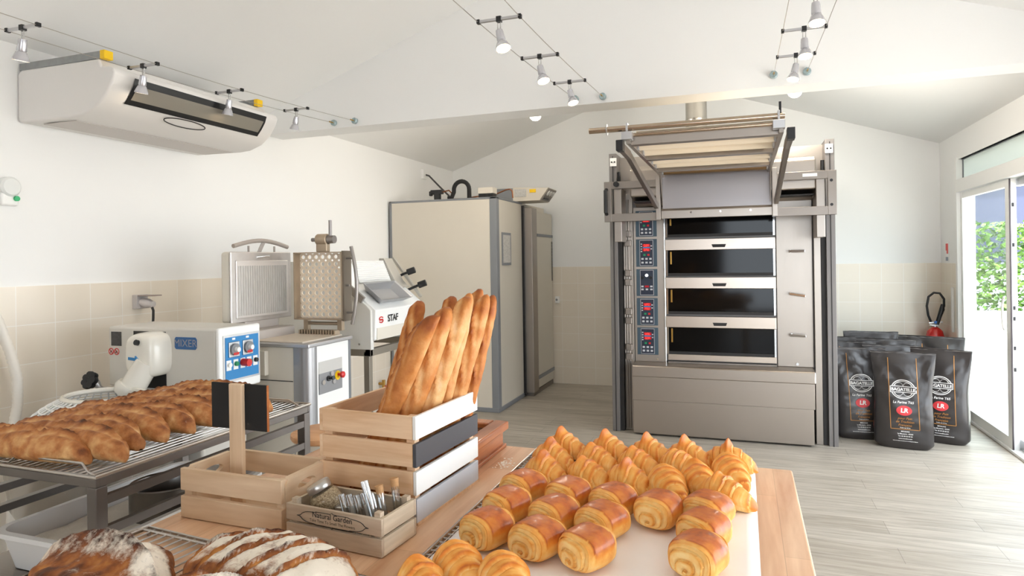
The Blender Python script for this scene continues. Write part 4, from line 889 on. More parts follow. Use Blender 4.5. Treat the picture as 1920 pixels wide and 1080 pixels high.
# ------------------------------------------------------------ rack with the loaves
t = thing('bread_rack', 'dark steel rack frame at the left carrying the farmhouse loaves', 'rack', (-1.76, 1.55, 0))
fsteel = mat('rack_steel', (116, 110, 106), .38, metal=.75, var=.12, vscale=14)
RX0, RX1, RY0, RY1, RZ = -2.07, -1.475, 1.145, 1.97, .985
for x in (RX0+.016, RX1-.016):
    for y in (RY0+.016, RY1-.016): MB().box(x-.016, x+.016, y-.016, y+.016, 0, RZ-.022).build('leg', fsteel, t, bevel=.003)
MB().box(RX0, RX1, RY0, RY0+.012, RZ-.022, RZ).box(RX0, RX1, RY1-.012, RY1, RZ-.022, RZ).box(RX0, RX0+.012, RY0+.012, RY1-.012, RZ-.022, RZ).box(RX1-.012, RX1, RY0+.012, RY1-.012, RZ-.022, RZ).build('top_frame', fsteel, t, bevel=.002)
for x0, x1, z in ((RX1-.018, RX1-.002, .915), (RX1-.018, RX1-.002, .838), (RX0+.004, RX0+.03, .845), (RX0+.004, RX0+.03, .785)):
    MB().box(x0, x1, RY0+.03, RY1-.03, z, z+.022).build('side_rail', fsteel, t)
MB().box(RX0+.03, RX1-.03, RY0+.03, RY1-.02, .655, .67).build('lower_shelf', std, t)
t = thing('wire_rack_grid', 'long wire cooling grid lying on the steel rack under the farmhouse loaves', 'wire grid', (-1.76, 1.55, RZ))
z = RZ+.005
mb = MB().tube([(RX0, RY0, z), (RX1, RY0, z), (RX1, RY1, z), (RX0, RY1, z)], .005, 8, True)
mb.build('border_rod', wire_m, t)
mb = MB()
for i in range(1, 26): mb.cyl((RX0+(RX1-RX0)*i/26, RY0+.003, z), (RX0+(RX1-RX0)*i/26, RY1-.003, z), .002, n=6)
for i in range(1, 5): mb.cyl((RX0+.003, RY0+(RY1-RY0)*i/5, z-.004), (RX1-.003, RY0+(RY1-RY0)*i/5, z-.004), .0028, n=6)
mb.build('grid_wires', wire_m, t)
MB().tube([(RX0+.05, RY0+.02, z+.004), (RX0+.27, RY0+.015, z+.004), (RX0+.29, RY0+.02, z+.022), (RX1-.07, RY0+.02, z+.022), (RX1-.04, RY0+.012, z+.006), (RX1-.01, RY0+.008, z)], .0032, 8).build('lip_wire', wire_m, t)
MB().tube([(RX1-.002, RY1-.01, z), (RX1-.01, RY1-.05, z+.004), (RX1-.05, RY1-.05, z+.022), (RX1-.20, RY1-.05, z+.022)], .0032, 8).build('lip_wire', wire_m, t)
# flour tub on the shelf, steel ring in it
tubm = mat('tub_plastic', (226, 224, 222), .4)
t = thing('flour_tub', 'white plastic tub of flour on the shelf of the bread rack', 'tub', (-1.77, 1.48, .67))
def rr_(x0, x1, y0, y1, r, n=6):
    o = []
    for cx, cy, a0 in ((x1-r, y1-r, 0), (x0+r, y1-r, 90), (x0+r, y0+r, 180), (x1-r, y0+r, 270)):
        o += [(cx+r*math.cos(R(a0+90*i/n)), cy+r*math.sin(R(a0+90*i/n))) for i in range(n+1)]
    return o
tx = [(-1.95, -1.585, 1.22, 1.86)]
def ring_(d, z, r=.06): return [(x, y, z) for x, y in rr_(-1.95+d, -1.575-d, 1.205+d, 1.86-d, max(.01, r-d))]
loops = [ring_(.03, .672), ring_(.004, .765), ring_(-.008, .767), ring_(-.008, .78), ring_(.01, .78), ring_(.034, .69)]
mb = MB(); m_ = len(loops[0])
for L_ in loops: mb.v += [Vector(p) for p in L_]
for i in range(5): mb.f += [(i*m_+j, i*m_+(j+1) % m_, (i+1)*m_+(j+1) % m_, (i+1)*m_+j) for j in range(m_)]
mb.f += [tuple(range(m_))[::-1], tuple(range(5*m_, 6*m_))]
mb.build('tub_shell', tubm, t)
def fl_(u, v):
    x = -1.922+.32*u; y = 1.235+.595*v
    h = .006*noise.noise(Vector((x*14, y*14, 0)))+.012*noise.noise(Vector((x*5, y*5, 3)))
    return Vector((x, y, .727+h))
tag(MB().grid(fl_, 40, 60).build('flour', mat('flour_bed', (240, 234, 222), .9, var=.06, vscale=20, bump=.4, bscale=120), None, loc=(-1.77, 1.5, .74)), 'bed of white flour filling the plastic tub', 'flour', kind='stuff')
t = thing('cake_ring', 'round steel cake ring standing in the flour tub', 'cake ring', (-1.705, 1.56, .74))
MB().lathe([(.098, .73), (.104, .73), (.104, .818), (.106, .822), (.104, .826), (.098, .822)], (-1.705, 1.56, 0), 40, capped=False).lathe([(.098, .746), (0, .747)], (-1.705, 1.56, 0), 40, capped=False).build('ring', steel('ring_steel', (130, 126, 122), .3, 'Z'), t)
t = thing('round_stool', 'stool with round wooden seat and white legs between rack and crate', 'stool', (-1.80, 2.52, 0))
MB().lathe([(0, .70), (.14, .70), (.152, .704), (.157, .714), (.155, .728), (.145, .733), (0, .733)], (-1.80, 2.52, 0), 40).build('seat', wood('stool_wood', (196, 140, 96), (222, 172, 126), 'X', 14, .5), t)
MB().lathe([(.11, .675), (.135, .675), (.142, .70), (.11, .70)], (-1.80, 2.52, 0), 32).build('seat_ring', cream_metal, t)
for a in (35, 125, 215, 305):
    p = Vector((math.cos(R(a)), math.sin(R(a)), 0))
    MB().cyl(Vector((-1.80, 2.52, .69))+p*.115, Vector((-1.80, 2.52, 0))+p*.16, .015, n=14).build('leg', cream_metal, t)
# ------------------------------------------------------------ bread crusts
def crust(name, stops, rough=.5, nscale=40, namp=.25, coat=0., bump=.25, bscale=90, flour_scale=70):
    m = bpy.data.materials.new(name); m.use_nodes = True; nt = m.node_tree; N = nt.nodes; b = N['Principled BSDF']
    at = N.new('ShaderNodeAttribute'); at.attribute_name = 'bake'; fa = N.new('ShaderNodeAttribute'); fa.attribute_name = 'flour'
    tc = N.new('ShaderNodeTexCoord'); n = N.new('ShaderNodeTexNoise'); n.inputs['Scale'].default_value = nscale; n.inputs['Detail'].default_value = 5
    nt.links.new(tc.outputs['Object'], n.inputs['Vector'])
    s1 = N.new('ShaderNodeMath'); s1.operation = 'SUBTRACT'; s1.inputs[1].default_value = .5; nt.links.new(n.outputs[0], s1.inputs[0])
    ma = N.new('ShaderNodeMath'); ma.operation = 'MULTIPLY_ADD'; ma.inputs[1].default_value = namp*2; nt.links.new(s1.outputs[0], ma.inputs[0]); nt.links.new(at.outputs['Fac'], ma.inputs[2])
    r = N.new('ShaderNodeValToRGB'); el = r.color_ramp.elements
    while len(el) < len(stops): el.new(.5)
    for e, (p, c) in zip(el, stops): e.position = p; e.color = lin(c)
    nt.links.new(ma.outputs[0], r.inputs[0])
    n2 = N.new('ShaderNodeTexNoise'); n2.inputs['Scale'].default_value = flour_scale; n2.inputs['Detail'].default_value = 6; n2.inputs['Roughness'].default_value = .7
    nt.links.new(tc.outputs['Object'], n2.inputs['Vector'])
    f1 = N.new('ShaderNodeMath'); f1.operation = 'ADD'; nt.links.new(n2.outputs[0], f1.inputs[0]); nt.links.new(fa.outputs['Fac'], f1.inputs[1])
    f2 = N.new('ShaderNodeMapRange'); f2.inputs['From Min'].default_value = .92; f2.inputs['From Max'].default_value = 1.25; nt.links.new(f1.outputs[0], f2.inputs['Value'])
    mx = N.new('ShaderNodeMix'); mx.data_type = 'RGBA'; nt.links.new(f2.outputs[0], mx.inputs[0]); nt.links.new(r.outputs[0], mx.inputs[6]); mx.inputs[7].default_value = lin((240, 228, 210))
    nt.links.new(mx.outputs[2], b.inputs['Base Color']); b.inputs['Roughness'].default_value = rough
    if coat:
        cr = N.new('ShaderNodeMapRange'); cr.inputs['From Min'].default_value = .45; cr.inputs['From Max'].default_value = .75; cr.inputs['To Max'].default_value = coat
        nt.links.new(at.outputs['Fac'], cr.inputs['Value']); nt.links.new(cr.outputs[0], b.inputs['Coat Weight']); b.inputs['Coat Roughness'].default_value = .2
    b.inputs['Specular IOR Level'].default_value = .3
    n3 = N.new('ShaderNodeTexNoise'); n3.inputs['Scale'].default_value = bscale; n3.inputs['Detail'].default_value = 5; nt.links.new(tc.outputs['Object'], n3.inputs['Vector'])
    bp = N.new('ShaderNodeBump'); bp.inputs['Strength'].default_value = bump; bp.inputs['Distance'].default_value = .003
    nt.links.new(n3.outputs[0], bp.inputs['Height']); nt.links.new(bp.outputs[0], b.inputs['Normal'])
    return m
viennese = crust('viennoiserie_crust', [(0, (246, 214, 148)), (.28, (236, 176, 92)), (.52, (222, 138, 52)), (.78, (192, 98, 36)), (1, (112, 52, 22))], .46, 45, .30, .3, .2, 130)
baguette_c = crust('baguette_crust', [(0, (238, 210, 170)), (.3, (222, 172, 114)), (.55, (196, 126, 64)), (.8, (156, 84, 36)), (1, (104, 54, 26))], .55, 30, .3, 0, .35, 160)
batard_c = crust('farmhouse_crust', [(0, (238, 210, 166)), (.3, (216, 166, 110)), (.55, (186, 122, 70)), (.8, (138, 80, 42)), (1, (82, 46, 26))], .62, 30, .58, 0, .7, 110, 45)
rye_c = crust('dark_country_crust', [(0, (226, 180, 116)), (.3, (198, 134, 68)), (.55, (156, 92, 44)), (.8, (104, 56, 30)), (1, (56, 30, 20))], .65, 30, .6, 0, .6, 110, 55)

def sgn(x): return 1 if x >= 0 else -1
def croissant_mesh(seed, L=.150, Rm=.034, bend=.30, layers=3.4, tip=1.):
    rnd = random.Random(seed); o = Vector((rnd.random()*50, rnd.random()*50, 0)); mb = MB(); NU, NV = 44, 110
    sk = rnd.uniform(-.12, .12); tpx = rnd.uniform(-.10, .10)
    def f(u, v):
        t = -1+2*v; ph = 2*math.pi*u; at = abs(t)
        base = max(0.0, 1-at**1.55)**.80*.80+.20*max(0, 1-at**12)**.5
        up = max(0, math.sin(ph))
        wob = .055*noise.noise(Vector((math.cos(ph)*1.4, math.sin(ph)*1.4, t*2.2))+o)
        s_ = (at**.9+math.cos(ph-.5)*.055*sgn(t)+wob+sk*t)*layers+.22
        saw = s_-math.floor(s_)
        edge = max(0, (saw-.62)/.38); groove = max(0, 1-saw/.14)
        step = .19*(saw-.5)-.07*groove
        r = Rm*base*(1+step*min(1, base*1.6))
        if at > .97: r *= math.sqrt(max(0, (1-at)/.03))*.97+.03
        tipd = math.exp(-((t-tpx)/(.16-.06*up))**2)*max(0, math.sin(ph-.15))**7*tip
        r *= 1+.60*tipd
        x = t*L/2; cy = bend*L*.60*(t*t)
        cz = Rm*base*.78+.004
        y = cy+r*math.cos(ph)*1.04; z = cz+r*math.sin(ph)*.98
        n_ = noise.noise(Vector((x*45, y*45, z*45))+o); n2 = noise.noise(Vector((x*18, y*18, z*18))+o)
        y += n_*.0018+n2*.002; z += n_*.0014+n2*.0015
        z = max(0.0006, z)
        fine = noise.noise(Vector((t*30, ph*1.1, 0))+o)
        bake = .24+.10*up+.36*edge*(.4+.6*up)+.10*fine+.14*n2-.26*groove+.40*tipd+.34*max(0, at-.80)/.20
        if math.sin(ph) < -.2: bake -= .10
        return Vector((x, y, z)), (max(0, min(1, bake)), 0)
    mb.grid(f, NU, NV, True, attrs=('bake', 'flour'))
    return mb
def pain_mesh(seed, W_=.100, H_=.068, L=.116):
    rnd = random.Random(seed); o = Vector((rnd.random()*50, rnd.random()*50, 0)); mb = MB(); NU = 72
    turns = rnd.uniform(2.3, 2.9); off = rnd.uniform(-.15, .15); twist = rnd.uniform(-.10, .10)
    NC, NS = 34, 30
    rings = [('f', i/NC) for i in range(1, NC+1)]+[('s', i/NS) for i in range(NS+1)]+[('b', 1-i/NC) for i in range(NC)]
    vs = []; at = []
    for kd, f in rings:
        for j in range(NU):
            a = 2*math.pi*j/NU; ca, sa = math.cos(a), math.sin(a)
            ex = .74; cx = sgn(ca)*abs(ca)**ex; cz = sgn(sa)*abs(sa)**(.62 if sa < 0 else .92)
            top = max(0, min(1, (sa+.25)/.6))
            if kd == 's':
                g = abs(2*f-1); sc = 1-.10*g**2.6
                lip = .0
                wavy = .74+.05*noise.noise(Vector((a*1.3, f > .5, 2))+o)
                if g > wavy: sc *= 1-.045*top
                if g > wavy+.15: sc *= 1-.035
                x = W_/2*cx*sc; z = .5*H_+H_/2*cz*sc; y = (-L/2+.016)+(L-.032)*f
                nz = noise.noise(Vector((x*26, y*26, z*26))+o); n2 = noise.noise(Vector((x*70, y*70, z*70))+o)
                z += (nz*.0026+n2*.0007)*(sa > -.3); x += nz*.0022
                bake = .25+.50*top*(1 if g < wavy else .22)+.13*nz+.05*n2
                if wavy-.05 < g < wavy: bake += .10*top
            else:
                s_ = max(.015, f); k = .84*s_
                sp = s_*turns-a/(2*math.pi)+off; saw = sp-math.floor(sp)
                lipn = max(0, (saw-.70)/.30); gro = max(0, 1-saw/.22)
                out = .013*(1-s_**2.6)+.0055*(saw-.5)-.003*gro
                if s_ > .97: out = 0
                y = (-L/2+.016-out) if kd == 'f' else (L/2-.016+out)
                kk = k*(1+.02*noise.noise(Vector((ca*2, sa*2, s_*3))+o))
                x = W_/2*cx*kk; z = .5*H_+H_/2*cz*kk-.25*H_*(1-s_)
                bake = .07+.30*lipn-.08*gro+.16*max(0, s_-.8)/.2+.10*noise.noise(Vector((a*1.5, s_*7, 1))+o)
            y += twist*x+.004*noise.noise(Vector((x*20, z*20, 5))+o)
            vs.append(Vector((x, y, max(.0006, z)))); at.append(max(0, min(1, bake)))
    m_ = len(rings)
    fs = [(i*NU+j, i*NU+(j+1) % NU, (i+1)*NU+(j+1) % NU, (i+1)*NU+j) for i in range(m_-1) for j in range(NU)]
    mb.add(vs, fs+[tuple(range(NU))[::-1], tuple(range((m_-1)*NU, m_*NU))])
    mb.at['bake'] = dict(enumerate(at)); mb.at['flour'] = {i: 0 for i in range(len(at))}
    return mb
def loaf_mesh(seed, L, Wd, H, cuts=(), point=2.6, flour=None, bend=0., bake0=.42, rough=.004, NU=48, NV=110, flat=.55, ear=.006, endbake=.1):
    """a loaf along X resting on z = 0; cuts = (centre, half length, angle) slashes across the top"""
    rnd = random.Random(seed); o = Vector((rnd.random()*60, rnd.random()*60, rnd.random()*9)); mb = MB()
    def f(u, v):
        t = -1+2*v; a = 2*math.pi*u; at = abs(t)
        k = max(0, 1-at**point)**.5; ca, sa = math.cos(a), math.sin(a)
        x = t*L/2; r1 = Wd/2*k*(1+.05*noise.noise(Vector((t*3, 0, 5))+o)); r2 = H*k
        y = r1*sgn(ca)*abs(ca)**.9; z = (r2*.62*sa if sa > 0 else r2*.38*sa)+r2*.38
        n1 = noise.noise(Vector((x*22, y*22, z*22))+o); n2 = noise.noise(Vector((x*70, y*70, z*70))+o)
        nd = n1*rough+n2*rough*.4
        y += nd*ca; z += nd*max(sa, 0)
        bake = bake0+.16*max(0, sa)-.16*max(0, -sa)+.16*n1+endbake*max(0, at-.75)/.25
        fl = 0.
        cutv = 0
        for (c, hl, ang, wd, *wm) in cuts:
                        # a slash runs diagonally: distance measured across its line
            s_ = (t-c)/hl; line = y/(Wd/2)-s_*wd+ang
            if abs(s_) < 1.25 and sa > -.1:
                tap = max(0, 1-(s_/1.25)**2); w = (.11+.17*tap)*(wm[0] if wm else 1); d_ = line/w
                m_ = min(1, (sa+.1)*3)*tap**.5
                g = math.exp(-d_*d_*1.2)*m_; e = math.exp(-((d_-1.45)/.42)**2)*m_; e2 = math.exp(-((d_+1.4)/.5)**2)*m_
                z += -ear*.75*g+ear*e; y += ear*.35*e
                bake += -.20*g+.34*e*(.7+.6*n1)+.10*e2+.14*n2*g
                fl -= .55*g+.3*e; cutv = max(cutv, g)
        if flour: fl += flour(t, sa, n1, cutv)
        z = max(0.0005, z)
        return Vector((x, y+bend*(t*t)*L, z)), (max(0, min(1, bake)), max(-1, min(1, fl)))
    mb.grid(f, NU, NV, True, attrs=('bake', 'flour'))
    return mb

# ------------------------------------------------------------ pastry tray
t = thing('pastry_grid', 'wire baking grid on the table under the pastries', 'wire grid', (-.27, 1.45, TZ))
GX0, GX1, GY0, GY1 = -.615, .010, 1.02, 1.985-.02
MB().tube([(GX0, GY0, TZ+.006), (GX1, GY0, TZ+.006), (GX1, GY1, TZ+.006), (GX0, GY1, TZ+.006)], .0045, 8, True).build('border_rod', wire_m, t)
mb = MB()
for i in range(1, 46): mb.cyl((GX0, GY0+(GY1-GY0)*i/46, TZ+.006), (GX1, GY0+(GY1-GY0)*i/46, TZ+.006), .0018, n=5)
mb.cyl((GX0+.012, GY0, TZ+.0045), (GX0+.012, GY1, TZ+.0045), .002, n=6); mb.cyl((-.3, GY0, TZ+.0045), (-.3, GY1, TZ+.0045), .002, n=6)
mb.build('grid_wires', wire_m, t)
def sheet(u, v):
    x = -.592+.615*u; y = 1.03+.945*v
    return Vector((x, y, TZ+.0115+.0012*noise.noise(Vector((x*9, y*9, 0)))))
pp = mat('baking_paper', (250, 244, 240), .5, var=.05, vscale=6)
pb = MB().grid(sheet, 24, 34)
bo = pb.build('baking_paper', pp, None, loc=(-.28, 1.5, TZ+.0115)); sm = bo.modifiers.new('thickness', 'SOLIDIFY'); sm.thickness = .0006; sm.offset = 1
tag(bo, 'sheet of white baking paper under the pastries on the wire grid', 'baking paper')
PZ = TZ+.0132
crs = [croissant_mesh(s, L_, r_, b_, ly, tp) for s, L_, r_, b_, ly, tp in ((1, .156, .0400, .22, 3.3, 1.1), (2, .150, .0385, .30, 3.7, .5), (3, .156, .0385, .16, 3.5, .9), (4, .140, .0415, .34, 4.1, .25))]
cobj = []
for i, mb in enumerate(crs):
    cobj.append(mb)
def place(kind, lst, name, m, cat, group):
    first = {}
    for (x, y, rz, k, label, *sc) in lst:
        if k not in first:
            o = kind[k].build(name, m, None, local=True); o.location = (x, y, PZ); o.rotation_euler[2] = R(rz); first[k] = o.data
        else:
            o = bpy.data.objects.new(name, first[k]); C.objects.link(o); o.location = (x, y, PZ); o.rotation_euler[2] = R(rz)
        if sc: o.scale = (sc[0],)*3
        tag(o, label, cat, group)
rowb = 'back tray row'
cl = [
 (-.505, 1.86, -20, 0, 'golden croissant with a high pointed tip, leftmost in the back tray row'),
 (-.375, 1.865, -24, 0, 'golden croissant with a high blunt tip, second from left in the '+rowb),
 (-.258, 1.865, -20, 0, 'golden croissant with a rounded tip, third from left in the '+rowb),
 (-.155, 1.868, -22, 0, 'golden croissant with a small sharp peak, fourth from left in the '+rowb),
 (-.048, 1.872, -12, 2, 'golden croissant with a sharp upright peak, rightmost in the '+rowb),
 (-.515, 1.755, -26, 2, 'darker folded croissant in the second row of the tray, leftmost'),
 (-.393, 1.76, -28, 1, 'croissant in the second row of the tray, second from left'),
 (-.280, 1.76, -27, 1, 'croissant in the second row of the tray, third from left'),
 (-.172, 1.765, -30, 3, 'croissant in the second row of the tray, fourth from left'),
 (-.040, 1.765, -78, 3, 'plump pale croissant turned end-on at the right of the second row'),
 (-.500, 1.635, -28, 2, 'croissant at the left end of the third row, just behind the glossy chocolate rolls'),
 (-.388, 1.635, -28, 1, 'croissant second from left in the third row, behind a chocolate roll'),
 (-.282, 1.63, -26, 2, 'croissant with a dark curled flap, third from left in the third row'),
 (-.185, 1.625, -72, 3, 'striped croissant turned end-on in the middle of the third row'),
 (-.115, 1.685, -80, 1, 'small smooth croissant turned end-on between the striped one and the right row'),
 (-.055, 1.605, -32, 1, 'croissant with one horn sticking out to the right edge of the paper'),
 (-.495, 1.075, -50, 3, 'croissant at the front left of the tray, below the chocolate rolls'),
 (-.400, 1.060, -58, 3, 'croissant at the front of the tray, right of the front left one'),
 (-.530, 1.000, -45, 1, 'croissant cut by the bottom edge at the front left corner of the tray'),
]
place(cobj, cl, 'croissant', viennese, 'croissant', 'croissants on the pastry tray')
pains = [pain_mesh(s) for s in (11, 12, 13)]
pl_ = [
 (-.512, 1.512, -22, 0, 'glossy chocolate roll, backmost in the left file'),
 (-.510, 1.385, -24, 1, 'glossy chocolate roll, middle one of the left file'),
 (-.506, 1.255, -22, 2, 'glossy chocolate roll, frontmost in the left file beside the tray edge'),
 (-.396, 1.490, -20, 1, 'glossy chocolate roll, backmost in the second file from left'),
 (-.394, 1.368, -24, 2, 'glossy chocolate roll, middle one of the second file from left'),
 (-.392, 1.240, -22, 0, 'glossy chocolate roll, frontmost in the second file from left'),
 (-.286, 1.480, -24, 2, 'glossy chocolate roll, backmost in the third file from left'),
 (-.288, 1.362, -24, 0, 'glossy chocolate roll, middle one of the third file from left'),
 (-.290, 1.228, -26, 1, 'pale-sided chocolate roll, frontmost in the third file from left'),
 (-.182, 1.462, -18, 2, 'chocolate roll with an open dark swirl, standing alone right of the third file'),
 (-.080, 1.490, -22, 0, 'dark-topped chocolate roll, backmost in the right file'),
 (-.083, 1.380, -28, 1, 'chocolate roll with a torn pale top, middle one of the right file'),
 (-.086, 1.262, -20, 2, 'glossy chocolate roll, frontmost in the right file at the bottom edge'),
]
place(pains, pl_, 'chocolate_roll', viennese, 'pastry', 'chocolate rolls on the pastry tray')

# ------------------------------------------------------------ farmhouse loaves on the rack
lz = RZ+.0085
cutsets = [[(-.52, .36, 0, .42), (.02, .36, .05, .42), (.55, .34, 0, .42)], [(-.45, .46, 0, .36), (.40, .44, .1, .36)], [(-.55, .34, .05, .40), (.0, .38, 0, .45), (.55, .34, -.05, .40)]]
dusty = lambda t, sa, n1, c: (.18+.30*n1 if sa > .1 else .32)
ldat = [
 (-1.80, 1.200, 1, .45, .088, .078, 0, 'pale plump farmhouse loaf at the near end of the rack, by the picture edge'),
 (-1.76, 1.278, -6, .53, .090, .080, 1, 'second farmhouse loaf from the near end of the rack, smooth round end'),
 (-1.79, 1.370, -9, .48, .090, .082, 2, 'third farmhouse loaf from the near end of the rack'),
 (-1.795, 1.462, -9, .50, .092, .084, 1, 'fourth farmhouse loaf from the near end, dark ridges at both ends'),
 (-1.785, 1.545, -8, .48, .088, .080, 0, 'fifth farmhouse loaf from the near end of the rack'),
 (-1.775, 1.630, -6, .49, .092, .084, 2, 'long farmhouse loaf beside the chalkboard, sixth from the near end'),
 (-1.78, 1.725, -8, .51, .088, .080, 1, 'seventh farmhouse loaf from the near end, partly behind the chalkboard'),
 (-1.765, 1.835, -3, .50, .092, .086, 0, 'farthest farmhouse loaf on the rack, its end peeping out right of the chalkboard'),
]
for i, (x, y, rz, L_, w_, h_, cs, lb) in enumerate(ldat):
    o = loaf_mesh(40+i, L_, w_, h_, cutsets[cs], 3.4, dusty, .01*(-1)**i, .42, .0055, 48, 120, ear=.0095).build('farmhouse_loaf', batard_c, None, local=True)
    o.location = (x, y, lz); o.rotation_euler[2] = R(rz); tag(o, lb, 'loaf of bread', 'farmhouse loaves on the rack')

# ------------------------------------------------------------ baguettes standing in the crate
bag = [
 ((-.905, 1.415, .912), (-.832, 1.600, 1.385), .026, 'baguette leaning farthest left at the back of the crate'),
 ((-.900, 1.368, .912), (-.724, 1.438, 1.364), .0285, 'shiny brown baguette across the front left of the crate'),
 ((-.845, 1.362, .912), (-.700, 1.490, 1.375), .0285, 'floury crusted baguette, second from the front in the crate'),
 ((-.800, 1.395, .912), (-.680, 1.550, 1.402), .0285, 'broad pale baguette in the middle of the crate'),
 ((-.775, 1.455, .912), (-.684, 1.600, 1.405), .022, 'slim pale baguette right of the broad one'),
 ((-.762, 1.510, .912), (-.665, 1.640, 1.402), .025, 'baguette with a dark scored top, second from right in the crate'),
 ((-.745, 1.565, .912), (-.652, 1.690, 1.394), .021, 'slim baguette leaning farthest right in the crate'),
 ((-.800, 1.545, .912), (-.716, 1.722, 1.414), .024, 'baguette at the back right of the crate, its round tip highest'),
 ((-.850, 1.520, .912), (-.775, 1.690, 1.392), .026, 'baguette at the back of the crate between the left and middle ones'),
]
for i, (a, b_, r, lb) in enumerate(bag):
    a = Vector(a); b_ = Vector(b_); d = b_-a; L_ = d.length+.02
    cuts = [(-.74+.37*k, .25, 0, .55) for k in range(5)]
    fl = (lambda t, sa, n1, c: .16+.30*n1 if sa > -.2 else .35) if i in (2, 4) else (lambda t, sa, n1, c: -.05+.2*n1)
    mb = loaf_mesh(70+i, L_, r*2, r*1.85, cuts, 7, fl, .012*(-1)**i, .40+(.10 if i in (1, 6) else 0)-(.12 if i in (3, 4) else 0), .003, 36, 120, ear=.005, endbake=.25)
    X_ = d.normalized(); cdir = Vector((.25, -.75, .6)) if i not in (1,) else Vector((-.6, -.5, .6))
    Zd = (cdir-X_*cdir.dot(X_)).normalized(); Yd = Zd.cross(X_)
    M = Matrix((X_, Yd, Zd)).transposed()
    o = mb.build('baguette', baguette_c, None, local=True)
    o.matrix_world = Matrix.Translation((a+b_)/2-Zd*r*.85) @ M.to_4x4()
    tag(o, lb, 'baguette', 'baguettes in the pine crate')

# ------------------------------------------------------------ dark country loaves on a wire grid in front
t = thing('cooling_grid', 'wire cooling grid on the table under the floury country loaves', 'wire grid', (-.97, .9, TZ), rz=0)
def GM(u, v): # u along, v towards the viewer
    return Vector((-1.262, 1.105, TZ+.012))+Vector((.60, -.055, 0))*u+Vector((-.05, -.42, 0))*v
mb = MB().tube([GM(0, 0), GM(1, 0), GM(1, 1), GM(0, 1)], .0045, 8, True).tube([GM(.0, .03), GM(1, .03)], .0035, 6)
mb.tube([GM(-.012, .12)+Vector((0, 0, 0)), GM(-.02, .10), GM(-.02, .05), GM(0, .02)], .004, 6)
mb.build('border_rod', wire_m, t)
mb = MB()
for i in range(1, 24): mb.cyl(GM(i/24, 0), GM(i/24, 1), .0019, n=6)
mb.cyl(GM(0, .5)-Vector((0, 0, .004)), GM(1, .5)-Vector((0, 0, .004)), .003, n=6)
mb.build('grid_wires', wire_m, t)
for p in (GM(.02, .02), GM(.98, .02), GM(.02, .98), GM(.98, .98)): MB().cyl((p.x, p.y, TZ), (p.x, p.y, p.z), .004, n=8).build('foot', wire_m, t)
cz = TZ+.0165
ctop = lambda t, sa, n1, c: max(-.3, min(.9, (sa-.25)*1.6))*.95-.1+.3*n1
for i, (x, y, rz, L_, w_, h_, cuts, lb) in enumerate([
   (-1.125, .885, -5, .31, .17, .064, [(-.05, .82, .42, .10, 1.5)], 'dark crusted country loaf with one deep split and floury ridge, bottom left'),
   (-.815, .965, -5, .375, .185, .078, [(-.66, .24, 0, 1.3, .5), (-.36, .26, 0, 1.3, .5), (-.06, .26, 0, 1.3, .5), (.24, .26, 0, 1.3, .5), (.54, .24, 0, 1.3, .5)], 'flour-dusted country loaf with many diagonal slashes, in front of the small box'),
   (-.815, .815, -4, .25, .13, .078, [(-.5, .3, 0, 1.0), (.1, .3, 0, 1.0), (.6, .25, 0, 1.0)], 'country loaf with a dark burnt edge at the bottom edge, before the slashed one')]):
    o = loaf_mesh(90+i, L_, w_, h_, cuts, 2.6, ctop, 0, .62 if i != 1 else .5, .007, 64, 120, ear=.022 if i == 0 else .006).build('country_loaf', rye_c, None, local=True)
    o.location = (x, y, cz); o.rotation_euler[2] = R(rz); tag(o, lb, 'loaf of bread', 'country loaves on the cooling grid')
